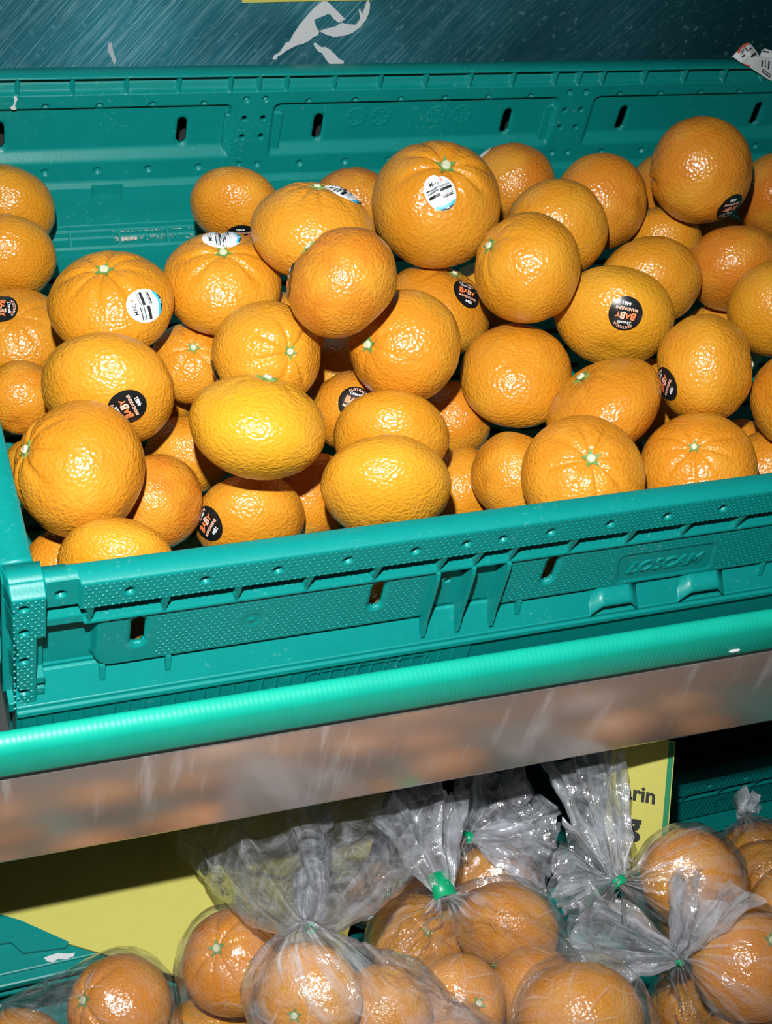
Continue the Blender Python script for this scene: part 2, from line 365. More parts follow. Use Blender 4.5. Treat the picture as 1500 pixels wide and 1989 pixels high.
mb = MB(); mb.box(-1.2, 1.4, 0.4060, 0.4090, -0.1150, 0.0); struct(mb.build('dark_backing_1', MAT['dark']))  # added dark sheet behind the crate so its back slots read black
mb = MB(); mb.box(-1.2, 1.4, 0.4060, 0.412, LOWER_Z, -0.116); struct(mb.build('wall_rear', MAT['dark']))
for x in (-1.21, 1.40):
    mb = MB(); mb.box(x, x + 0.01, -0.42, 0.403, -ZO, -0.116); struct(mb.build('wall_left' if x < 0 else 'wall_right', MAT['dark']))

# ------------------------------------------------------------------ folding crate
S, DV = 0.0295, 0.0171
RIBS = sorted([s * v for v in [k * S for k in (1, 2, 3)] + [3 * S + DV, 3 * S + 2 * DV] + [3 * S + 2 * DV + k * 0.0304 for k in (1, 2, 3, 4, 5)] for s in (-1, 1)] + [0.0])
MIDS = [(a + b) / 2 for a, b in zip(RIBS[:-1], RIBS[1:])]
SLOTS = [(v, -0.0390) for v in (-0.254, -0.1485, -0.0637, 0.0637, 0.1485, 0.254)]
PEGS = [(s * v, z) for s in (-1, 1) for v in (3 * S + 0.0125, 3 * S + 0.0240) for z in (-0.0290, -0.0415)]
PX0, PX1 = 3 * S, 3 * S + 2 * DV
ZB = -0.069
def long_wall_mesh(parent):
    """Outer face y=0 (looks towards -y), inner face y=0.0115."""
    xe = []
    for r in RIBS: xe += [r - 0.0009, r + 0.0009]
    for sx, sz in SLOTS: xe += [sx - 0.0033, sx + 0.0033]
    xe += [-0.279, 0.279]
    for px_, pz_ in PEGS: xe += [px_ + q for q in (-0.0018, -0.0013, -0.0006, 0.0006, 0.0013, 0.0018)]
    xs = axis_lines(-0.2922, 0.2922, 0.00075, xe)
    zs = axis_lines(0.0, ZB, 0.0006, []) if False else -axis_lines(0.0, -ZB, 0.00065, [0.0015, 0.0112, 0.0155, 0.0195, 0.0275, 0.058] + [-z_ + q for z_ in (-0.0290, -0.0415) for q in (-0.0018, -0.0013, -0.0006, 0.0006, 0.0013, 0.0018)])
    X, Z = np.meshgrid(xs, zs, indexing='ij')
    hole = np.zeros_like(X, bool)
    for sx, sz in SLOTS:
        sk = 0.0
        hole |= rrect(X - sk * Z, Z, sx - 0.0033, sx + 0.0033, sz - 0.0092, sz + 0.0092, 0.0033) < 0
    for px_, pz_ in PEGS: hole |= np.hypot(X - px_, Z - pz_) < 0.0019
    # --- outer relief
    h = lin(Z, [(0.0, 0.0009), (-0.0010, 0.0), (-0.0155, 0.0), (-0.0159, 0.0064), (-0.0185, 0.0060), (-0.0255, 0.0024), (-0.0262, 0.0018), (-0.0274, 0.0018), (-0.0280, 0.0030), (-0.0580, 0.0032), (-0.0583, 0.0085), (-0.069, 0.0085)])
    chan = (Z < -0.0153) & (Z > -0.0272)
    for r in RIBS:
        if abs(r) > 0.275: continue
        wv = lin(Z, [(-0.015, 0.0021), (-0.0272, 0.0006)])
        m = chan & (np.abs(X - r) < wv)
        h = np.where(m, np.minimum(h, lin(Z, [(-0.015, 0.0), (-0.0272, 0.0022)])), h)
    # dividers: recessed bays between blades
    for s in (-1, 1):
        inb = (np.abs(X * s - (PX0 + PX1) / 2) < DV + 0.0004) & (Z < -0.0277) & (Z > -0.0583)
        h = np.where(inb, 0.0080, h)
    # ends: lowered flange, deep recess beside the post, rounded panel corner
    ax = np.abs(X)
    h = np.where((ax > 0.279) & (Z > -0.0155), np.maximum(h, 0.0030), h)
    pan = rrect(X, Z, -0.2705, 0.2705, -0.0581, -0.010, 0.006)
    out = (Z < -0.0277) & (Z > -0.0583) & (ax > 0.24) & (pan > 0)
    h = np.where(out, 0.0032 + 0.0060 * sstep(0.0, 0.0022, pan), h)
    h = np.where((ax > 0.2765) & (Z < -0.0155) & (Z > -0.0277), np.maximum(h, 0.0035), h)
    for mx in MIDS + [-0.2862, 0.2862]:
        d = np.hypot(X - mx, Z + 0.0082); h = np.where(Z > -0.0150, h + 0.0028 * (1 - sstep(0.0012, 0.0021, d)), h)
    # raised-outline plate for the maker's name in the middle bay
    pl = rrect(X + 0.22 * (Z + 0.047), Z, -0.0258, 0.0262, -0.0560, -0.0368, 0.004)
    h = h + 0.0006 * (1 - sstep(-0.0003, 0.0004, pl)) * (np.abs(X) < 0.05)
    for cxm in (-0.205,):                                        # moulding button
        d = np.hypot(X - cxm, Z + 0.0425); h = h - 0.0005 * (1 - sstep(0.0010, 0.0014, d)) + 0.0003 * (1 - sstep(0.0035, 0.0042, d))
    # slot rims
    for sx, sz in SLOTS:
        d = rrect(X, Z, sx - 0.0033, sx + 0.0033, sz - 0.0092, sz + 0.0092, 0.0033); h = h + 0.0008 * (1 - sstep(0.0, 0.0012, d))
    yo = h
    # --- inner relief (g measured from y=0.0115 outwards)
    g = lin(Z, [(0.0, 0.0010), (-0.0008, 0.0), (-0.0016, 0.0), (-0.0019, 0.0075), (-0.0060, 0.0074), (-0.0064, 0.0052), (-0.0104, 0.0040), (-0.0112, 0.0), (-0.069, 0.0)])
    for r in RIBS:
        m = (np.abs(X - r) < 0.0010) & (Z < -0.0010) & (Z > -0.0114); g = np.where(m, 0.0004, g)
    g = np.where((ax > 0.283) & (Z > -0.0114), 0.0, g)
    for a, b in ((-0.095, 0.095), (0.1205, 0.2845), (-0.2845, -0.1205)):
        d = rrect(X, Z, a, b, -0.060, -0.0195, 0.0042)
        gg = 0.0046 * (1 - sstep(-0.0016, 0.0004, d)) * sstep(-0.0562, -0.0478, Z)
        g = np.maximum(g, np.where(Z < -0.0185, gg, 0))
    cols = [s * v for s in (-1, 1) for v in (PX0 + 0.0125, PX0 + 0.0240)]
    for cx in cols:
        for cz, dp in ((-0.0163, 0.003), (-0.0290, 0.0008), (-0.0415, 0.0008), (-0.0610, 0.003)):
            d = np.hypot(X - cx, Z - cz); g = np.where(d < 0.004, np.maximum(g, dp * (1 - sstep(0.0013, 0.0021, d))), g)
    for mx in MIDS:
        if PX0 - 0.004 < abs(mx) < PX1 + 0.004: continue
        d = np.hypot(X - mx, Z + 0.0614); g = np.maximum(g, 0.003 * (1 - sstep(0.0014, 0.0022, d)))
        d = np.hypot(X - mx, (Z + 0.0188)); g = np.maximum(g, np.where(Z > -0.0195, 0.0028 * (1 - sstep(0.0014, 0.0022, d)), 0))
    for sx, sz in SLOTS:
        d = rrect(X, Z, sx - 0.0033, sx + 0.0033, sz - 0.0092, sz + 0.0092, 0.0033); g = g + 0.0006 * (1 - sstep(0.0, 0.0012, d))
    for mx_ in (0.0400, 0.0240, -0.0140, -0.0310):                  # faint moulded date and recycling rings
        d = np.hypot(X - mx_, Z + 0.0330); g = g - 0.00035 * (np.abs(d - 0.0058) < 0.0006) - 0.00035 * ((d < 0.0050) & (np.abs(np.mod(np.arctan2(Z + 0.0330, X - mx_) + 0.4, 1.047) - 0.52) < 0.16) & (d > 0.0028))
    yi = 0.0115 - g
    yi = np.maximum(yi, yo + 0.0012)
    nx, nz = X.shape
    V = np.concatenate([np.stack([X, yo, Z], -1).reshape(-1, 3), np.stack([X, yi, Z], -1).reshape(-1, 3)])
    ch = hole[:-1, :-1] & hole[1:, 1:] & hole[1:, :-1] & hole[:-1, 1:]
    k = nx * nz
    Q = [grid_faces(nx, nz, ch, True, 0), grid_faces(nx, nz, ch, False, k)]
    idx = np.arange(k).reshape(nx, nz)
    for a in (idx[:, 0], idx[::-1, -1], idx[0, ::-1], idx[-1, :]):
        Q.append(np.stack([a[:-1], a[1:], a[1:] + k, a[:-1] + k], -1))
    # hole walls
    hw = []
    for i, j in zip(*np.nonzero(ch)):
        for (di, dj, p, q) in ((-1, 0, (i, j), (i, j + 1)), (1, 0, (i + 1, j + 1), (i + 1, j)), (0, -1, (i + 1, j), (i, j)), (0, 1, (i, j + 1), (i + 1, j + 1))):
            ii, jj = i + di, j + dj
            if 0 <= ii < nx - 1 and 0 <= jj < nz - 1 and not ch[ii, jj]:
                a, b = idx[p], idx[q]; hw.append((a, b, b + k, a + k))
    Q.append(np.array(hw))
    o = fast_mesh('long_wall', V, np.concatenate(Q), MAT['crate'], parent)
    return o

def end_wall_mesh(parent):
    """Short wall at the left end: outer face x=-0.3076, runs along y between the posts."""
    ys = axis_lines(0.0155, DEPTH - 0.0155, 0.0016, [], 0.0002); zs = -axis_lines(0.0, -ZB, 0.0012, [0.0155, 0.0275, 0.058])
    Y, Z = np.meshgrid(ys, zs, indexing='ij')
    h = lin(Z, [(0.0, 0.0008), (-0.001, 0.0), (-0.0155, 0.0), (-0.0159, 0.006), (-0.0262, 0.002), (-0.0275, 0.0025), (-0.058, 0.003), (-0.0583, 0.005), (-0.069, 0.005)])
    yr = np.arange(0.04, 0.35, 0.0295)
    for r in yr:
        m = (np.abs(Y - r) < 0.0013) & (Z < -0.0153) & (Z > -0.0272); h = np.where(m, np.minimum(h, 0.001), h)
        d = np.hypot(Y - r - 0.0148, Z + 0.0082); h = h + 0.0028 * (1 - sstep(0.0012, 0.0021, d)) * (Z > -0.015)
    hand = rrect(Y, Z, 0.145, 0.230, -0.052, -0.031, 0.008) < 0
    g = lin(Z, [(0.0, 0.0008), (-0.001, 0.0), (-0.0145, 0.0), (-0.0185, 0.0048), (-0.0540, 0.0048), (-0.0580, 0.001), (-0.069, 0.001)])
    xo = -0.3076 + h; xi = np.maximum(-0.2946 - g, xo + 0.0012)
    nx, nz = Y.shape; k = nx * nz
    ch = hand[:-1, :-1] & hand[1:, 1:]
    V = np.concatenate([np.stack([xo, Y, Z], -1).reshape(-1, 3), np.stack([xi, Y, Z], -1).reshape(-1, 3)])
    idx = np.arange(k).reshape(nx, nz)
    Q = [grid_faces(nx, nz, ch, False, 0), grid_faces(nx, nz, ch, True, k)]
    for a in (idx[:, 0], idx[::-1, -1], idx[0, ::-1], idx[-1, :]): Q.append(np.stack([a[:-1], a[1:], a[1:] + k, a[:-1] + k], -1)[:, ::-1])
    return fast_mesh('end_wall', V, np.concatenate(Q), MAT['crate'], parent)

def post_mesh(parent):
    """Front left corner post: relief front face with four peg holes, notched right edge."""
    xs = axis_lines(-0.3076, -0.2922, 0.0004, []); zs = -axis_lines(0.0005, 0.0742, 0.0004, [])
    X, Z = np.meshgrid(xs, zs, indexing='ij')
    y = np.full_like(X, -0.0006)
    y = y + 0.0030 * (1 - sstep(-0.0052, -0.0020, -Z - 0.0082 + 0.0030)) * 0  # flat front
    y = y + 0.0060 * sstep(-0.0050, -0.0006, Z)                                  # bevelled cap
    for cz in (-0.0100, -0.0245, -0.0425, -0.0635):
        d = np.hypot((X + 0.3008) * 1.0, Z - cz); y = y + 0.0050 * (1 - sstep(0.0012, 0.0020, d))
    left = -0.3076 + 0.0030 * np.clip(-Z / 0.075, 0, 1) + 0.0012 * np.maximum(0, np.sin(-Z * 210)) * (Z < -0.012)
    y = y + 0.010 * (1 - sstep(0.0, 0.0022, X - left))
    y = np.where((X > -0.2955) & (Z < -0.0290), 0.0065 + 0 * y, y)
    y = np.where((X > -0.2955) & (Z < -0.0560) & (Z > -0.0700) & (np.mod(-Z, 0.0070) < 0.0045), 0.0005, y)
    nx, nz = X.shape; k = nx * nz
    V = np.concatenate([np.stack([X, y, Z], -1).reshape(-1, 3), np.stack([X, np.full_like(X, 0.0150), Z], -1).reshape(-1, 3)])
    idx = np.arange(k).reshape(nx, nz); no = np.zeros((nx - 1, nz - 1), bool)
    Q = [grid_faces(nx, nz, no, True, 0), grid_faces(nx, nz, no, False, k)]
    for a in (idx[:, 0], idx[::-1, -1], idx[0, ::-1], idx[-1, :]): Q.append(np.stack([a[:-1], a[1:], a[1:] + k, a[:-1] + k], -1))
    return fast_mesh('corner_post', V, np.concatenate(Q), MAT['crate'], parent)

def dots_mesh(parent):
    """Tiny moulded grip dots on the outer front: far more than anyone would count."""
    P = []
    pitch = 0.0027
    def put(x, z, y): P.append((x, y, z))
    j = 0
    for z in np.arange(-0.0022, -0.0150, -0.0021):
        for x in np.arange(-0.277 + (pitch / 2 if j % 2 else 0), 0.277, pitch):
            if min(math.hypot(x - m, z + 0.0082) for m in MIDS) > 0.0028: put(x, z, 0.0)
        j += 1
    j = 0
    for z in np.arange(-0.0288, -0.0574, -0.0021):
        for x in np.arange(-0.2455 + (pitch / 2 if j % 2 else 0), 0.2455, pitch):
            if PX0 - 0.004 < abs(x) < PX1 + 0.004: continue
            if -0.0290 < x + 0.22 * (z + 0.047) < 0.0290 and -0.0575 < z < -0.0355: continue
            if min(max(abs(x - sx) - 0.0028, abs(z - sz) - 0.0095) for sx, sz in SLOTS) < 0.0016: continue
            if math.hypot(x + 0.205, z + 0.0425) < 0.006: continue
            put(x, z, 0.0031)
        j += 1
    j = 0
    for z in np.arange(-0.0062, -0.0735, -0.0021):
        for x in np.arange(-0.3045 + (pitch / 2 if j % 2 else 0), -0.2965 if z < -0.029 else -0.2935, pitch):
            if min(math.hypot(x + 0.3008, z - c) for c in (-0.0100, -0.0245, -0.0425, -0.0635)) > 0.0028: put(x, z, -0.0006); put(-x, z, -0.0006)
        j += 1
    P = np.array(P); r = 0.00046; n = len(P)
    base = np.array([(-r, 0.0001, -r), (r, 0.0001, -r), (r, 0.0001, r), (-r, 0.0001, r), (-r * .5, -0.00034, -r * .5), (r * .5, -0.00034, -r * .5), (r * .5, -0.00034, r * .5), (-r * .5, -0.00034, r * .5)])
    V = (P[:, None, :] + base[None]).reshape(-1, 3)
    q = np.array([(4, 5, 6, 7), (0, 1, 5, 4), (1, 2, 6, 5), (2, 3, 7, 6), (3, 0, 4, 7)])
    Q = (np.arange(n)[:, None, None] * 8 + q[None]).reshape(-1, 4)
    o = fast_mesh('grip_dots', V, Q, MAT['crate'], parent, False); o['kind'] = 'stuff'; return o

def tray(parent):
    mb = MB()
    fr = [(0.0075, -0.0588), (0.0060, -0.0592), (-0.0012, -0.0718), (-0.0018, -0.0722), (-0.0018, -0.0738), (-0.0030, -0.0748), (-0.0032, -0.0772), (-0.0012, -0.0780), (-0.0010, -0.0790)]
    inn = [(0.0120, -0.0692), (0.0138, -0.0720), (0.0150, -0.0800), (0.0158, -0.0905), (0.0166, -0.0962), (0.0172, -0.0966), (0.0205, -0.0968), (0.0212, -0.0980), (0.0216, -0.1012), (0.0228, -0.1022), (0.0290, -0.1026), (0.0300, -0.1040), (0.0305, -0.1085)]
    prof = fr + [(0.0005, BASE_Z), (0.0330, BASE_Z)] + inn[::-1]
    mb.prism_x(prof, -0.3040, 0.3040)
    mb.prism_x([(DEPTH - y, z) for y, z in prof][::-1], -0.3040, 0.3040)
    for s in (-1, 1):
        x0, x1 = (-0.3045, -0.2925) if s < 0 else (0.2925, 0.3045)
        mb.box(x0, x1, 0.012, DEPTH - 0.012, BASE_Z, -0.0695)
        mb.box(x0 - 0.002, x1 + 0.002, 0.002, DEPTH - 0.002, -0.0790, -0.0735)
    o = mb.build('base_tray', MAT['crate'], parent)
    bv = o.modifiers.new('bevel', 'BEVEL'); bv.width = 0.0004; bv.segments = 2; bv.limit_method = 'ANGLE'
    # lower front wall with fine upright ridges and a sunken middle bay
    xs = axis_lines(-0.3036, 0.3036, 0.0006, [-0.0955, 0.0955]); zs = -axis_lines(0.0788, 0.1118, 0.0012, [])
    X, Z = np.meshgrid(xs, zs, indexing='ij')
    y = np.full_like(X, -0.0016)
    rid = (np.abs(np.mod(X + 0.0022, 0.0066) - 0.0033) < 0.0005) & (np.abs(X) > 0.10)
    y = y - 0.00045 * rid
    pl = rrect(X, Z, -0.176, -0.116, -0.1085, -0.0835, 0.002); y = y + 0.0008 * (pl < 0)
    y = np.where(np.abs(X) < 0.0955, 0.0030, y)
    nx, nz = X.shape; k = nx * nz; no = np.zeros((nx - 1, nz - 1), bool); idx = np.arange(k).reshape(nx, nz)
    V = np.concatenate([np.stack([X, y, Z], -1).reshape(-1, 3), np.stack([X, np.full_like(X, 0.0046), Z], -1).reshape(-1, 3)])
    Q = [grid_faces(nx, nz, no, True, 0)]
    for a in (idx[:, 0], idx[::-1, -1], idx[0, ::-1], idx[-1, :]): Q.append(np.stack([a[:-1], a[1:], a[1:] + k, a[:-1] + k], -1))
    fast_mesh('tray_front', V, np.concatenate(Q), MAT['crate'], parent, False)
    # slotted floor
    xe = []; ye = []
    for c in np.arange(-0.27, 0.28, 0.036): xe += [c - 0.012, c + 0.012]
    for c in np.arange(0.05, 0.33, 0.016): ye += [c - 0.0022, c + 0.0022]
    xs = np.array(sorted([-0.2930] + xe + [0.2930])); ysl = np.array(sorted([0.030] + ye + [DEPTH - 0.030]))
    mb = MB()
    for i in range(len(xs) - 1):
        for j in range(len(ysl) - 1):
            if i % 2 == 1 and j % 2 == 1: continue
            mb.box(xs[i], xs[i + 1], ysl[j], ysl[j + 1], -0.1105, -0.1085)
    mb.build('slotted_floor', MAT['crate'], parent)
    mb = MB()                                                    # little webs along the inner foot of the walls, pads under the floor
    for x in np.arange(-0.275, 0.28, 0.0295):
        for s in (0, 1):
            pr = [(0.0168, -0.0965), (0.0206, -0.0966), (0.0290, -0.1024), (0.0166, -0.1030)]
            if s: pr = [(DEPTH - y, z) for y, z in pr][::-1]
            mb.prism_x(pr, x - 0.0008, x + 0.0008)
    mb.build('foot_webs', MAT['crate'], parent)['kind'] = 'stuff'

def make_crate(loc, label, dup_from=None, rotz=0.0):
    root = empty('folding_crate', (loc[0], loc[1] + DEPTH / 2, loc[2] + BASE_Z), rotz)
    tag(root, label, 'crate', 'green folding crates')
    off = Vector((0, -DEPTH / 2, -BASE_Z))
    if dup_from is not None:
        for ch in dup_from.children:
            c = ch.copy(); COL.objects.link(c); c.parent = root
            for g in ch.children:
                d = g.copy(); COL.objects.link(d); d.parent = c
        return root
    a = long_wall_mesh(root); a.location = off
    b = a.copy(); COL.objects.link(b); b.location = off + Vector((0, DEPTH, 0)); b.rotation_euler = (0, 0, math.pi)
    e = end_wall_mesh(root); e.location = off
    e2 = e.copy(); COL.objects.link(e2); e2.location = off + Vector((0, DEPTH, 0)); e2.rotation_euler = (0, 0, math.pi)
    p = post_mesh(root); p.location = off
    for sx, sy in ((-1, 1), (1, -1), (-1, -1)):
        q = p.copy(); COL.objects.link(q); q.scale = (sx, sy, 1); q.location = off + Vector((0, DEPTH if sy < 0 else 0, 0))
    n0 = set(root.children); tray(root)
    for o in root.children:
        if o not in n0: o.location = off
    d = dots_mesh(root); d.location = off
    # upright blades of the two dividers, front and back
    blade = None
    prof = [(0.0085, -0.0262), (0.0008, -0.0268), (0.0000, -0.0300), (-0.0004, -0.0580), (-0.0016, -0.0676), (0.0012, -0.0672), (0.0085, -0.0590)]
    for s in (-1, 1):
        for x in (PX0, PX0 + DV, PX1):
            for sy in (0, 1):
                if blade is None:
                    mb = MB(); mb.prism_x(prof, -0.0009, 0.0009); blade = mb.build('divider_blade', MAT['crate'], root); q = blade
                else:
                    q = blade.copy(); COL.objects.link(q)
                q.location = off + Vector((s * x, DEPTH if sy else 0, 0)); q.rotation_euler = (0, 0, math.pi if sy else 0)
    # clips over the hinge and short pegs on the ledge
    clip = None
    for x in (-0.0237, 0.0250):
        if clip is None:
            mb = MB(); n = 16; V = []; pts = []
            for k in range(n + 1):
                t = k / n; u = -0.0125 + 0.025 * t
                hgt = 0.0056 * min(1, 5.5 * min(t, 1 - t) + 0.02)
                pts.append((u, hgt))
            V, Fc = [], []
            for u, hh in pts:
                V += [(u, 0.0055, -0.0600 + hh * 0.6), (u, -0.0028 , -0.0685 + hh), (u, -0.0034, -0.0702 + hh), (u, -0.0026, -0.0712 + hh), (u, 0.0055, -0.0625 + hh * 0.3)]
            for k in range(n):
                for i in range(5): Fc.append((k * 5 + i, k * 5 + (i + 1) % 5, (k + 1) * 5 + (i + 1) % 5, (k + 1) * 5 + i))
            mb.add(V, Fc); clip = mb.build('hinge_clip', MAT['crate'], root, True); q = clip
        else: q = clip.copy(); COL.objects.link(q)
        q.location = off + Vector((x, 0, 0))
    peg = None
    for x in (-0.2680, -0.2400, -0.0745, 0.0600, 0.1500, 0.2400):
        if peg is None:
            mb = MB(); mb.prism_x([(0.0080, -0.0580), (0.0028, -0.0580), (0.0012, -0.0655), (0.0022, -0.0672), (0.0060, -0.0640)], -0.0011, 0.0011); peg = mb.build('hinge_peg', MAT['crate'], root); q = peg
        else: q = peg.copy(); COL.objects.link(q)
        q.location = off + Vector((x, 0, 0))
    # latch window low on the inner back wall
    mb = MB(); mb.box(-0.0085, 0.0085, 0, 0.0010, -0.0006, 0.0006, 0.0002); mb.box(-0.0092, -0.0080, -0.0006, 0.001, -0.0006, 0.0100, 0.0002); mb.box(0.0080, 0.0092, -0.0006, 0.001, -0.0006, 0.0100, 0.0002); mb.box(-0.0080, 0.0080, 0.0002, 0.0008, 0.003, 0.0098)
    for x in (-0.193, 0.060, 0.193):
        q = mb.build('latch_window', MAT['crate'], root) if x == -0.193 else q.copy()
        if x != -0.193: COL.objects.link(q)
        q.location = off + Vector((x, DEPTH - 0.0146, -0.0795))
    # embossed lettering
    v, f, wd, ht = text_mesh('LOSCAM', 0.030, 0.25)
    sc = 0.0405 / wd
    def emb(name, y, zc, sc, hgt, xc=0.0):
        V = [(xc + a * sc, y, zc + b * sc) for a, b in v]; n = len(V)
        V2 = V + [(xc + a * sc, y - hgt, zc + b * sc) for a, b in v]
        ed = {}
        for t in f:
            for i in range(3):
                e = (t[i], t[(i + 1) % 3]); ed[e] = 1
        F = [[i + n for i in t] for t in f]
        for (a, b) in ed:
            if (b, a) not in ed: F.append([a, b, b + n, a + n])
        o = obj(name, V2, F, MAT['crate'], root); o.location = off; return o
    emb('lettering', 0.0040, -0.0464, sc, 0.0010)
    emb('lettering', 0.0031, -0.0885, sc * 1.1, 0.0007, -0.004)
    return root
crate = make_crate((0, 0, 0), 'green folding crate heaped with loose mandarins on the upper shelf')
make_crate((-0.6230, 0.002, 0), 'green folding crate at the far left edge, beside the heaped one', crate)
make_crate((0.4160, 0.060, LOWER_Z - BASE_Z), 'green folding crate in the shade of the lower shelf, behind the bags at right', crate)

# folded-flat crates the bags lie on
def folded(name, x0, x1, y0, y1, z0, z1, label, dotted=False, seed=0):
    root = empty(name, ((x0 + x1) / 2, (y0 + y1) / 2, z0)); tag(root, label, 'crate', 'upturned crates under the bags')
    W, D, H = x1 - x0, y1 - y0, z1 - z0
    mb = MB(); mb.box(-W / 2 + 0.003, W / 2 - 0.003, -D / 2 + 0.004, D / 2 - 0.002, 0, H - 0.0030)
    mb.box(-W / 2, W / 2, -D / 2 + 0.0, D / 2, H - 0.0085, H - 0.0032, 0.0012)
    mb.build('folded_body', MAT['crate'], root)
    mb = MB(); xs = np.linspace(-W / 2 + 0.004, W / 2 - 0.004, 4)
    for k in range(3): mb.box(xs[k] + 0.002, xs[k + 1] - 0.002, -D / 2 + 0.006, D / 2 - 0.006, H - 0.0040, H - 0.0012, 0.0008)
    for x in (-0.2, 0.0, 0.2):                       # latch tabs let into the lid, near the front
        mb.box(x * W / 0.6 - 0.020, x * W / 0.6 + 0.020, -D / 2 + 0.030, -D / 2 + 0.048, H - 0.0016, H - 0.0001, 0.0006)
    mb.build('folded_lid', MAT['crate'], root)
    mb = MB(); k = 0
    for x in np.arange(-W / 2 + 0.012, W / 2 - 0.012, 0.030):
        mb.box(x, x + 0.0016, -D / 2 - 0.0002, -D / 2 + 0.006, 0.003, H - 0.0080)
    for zz in (0.010, H * 0.5, H - 0.017): mb.box(-W / 2 + 0.004, W / 2 - 0.004, -D / 2 + 0.0008, -D / 2 + 0.006, zz, zz + 0.0020)
    mb.build('front_ribs', MAT['crate'], root)['kind'] = 'stuff'
    if dotted:
        P = [(x, y, H - 0.0012) for i, y in enumerate(np.arange(-D / 2 + 0.010, D / 2 - 0.15, 0.0022)) for x in np.arange(-W / 2 + 0.01 + (i % 2) * 0.0022, -W / 2 + 0.18, 0.0044) if abs(y - (D / 2 - 0.02)) < 0.22]
        P = [p for p in P if p[1] > D / 2 - 0.20][:4000] if len(P) > 4000 else P
        P = np.array(P); r = 0.0006
        base = np.array([(-r, -r, 0), (r, -r, 0), (r, r, 0), (-r, r, 0), (-r / 2, -r / 2, 0.0005), (r / 2, -r / 2, 0.0005), (r / 2, r / 2, 0.0005), (-r / 2, r / 2, 0.0005)])
        V = (P[:, None] + base[None]).reshape(-1, 3); q = np.array([(4, 5, 6, 7), (0, 1, 5, 4), (1, 2, 6, 5), (2, 3, 7, 6), (3, 0, 4, 7)])
        o = fast_mesh('grip_dots', V, (np.arange(len(P))[:, None, None] * 8 + q[None]).reshape(-1, 4), MAT['crate'], root, False); o['kind'] = 'stuff'
    return root
folded('upturned_crate', -0.7200, -0.1165, 0.0090, 0.3830, LOWER_Z, -0.3402, 'upturned green crate at lower left with a white smear, under the blank yellow card')
folded('upturned_crate', -0.1130, 0.4900, -0.3690, 0.0050, LOWER_Z, -0.3665, 'upturned green crate with dotted top, under the bags right of the yellow card', True)
folded('upturned_crate', -0.7200, -0.1165, -0.3690, 0.0050, LOWER_Z, -0.3665, 'upturned green crate at lower left corner, under the two leftmost bags')

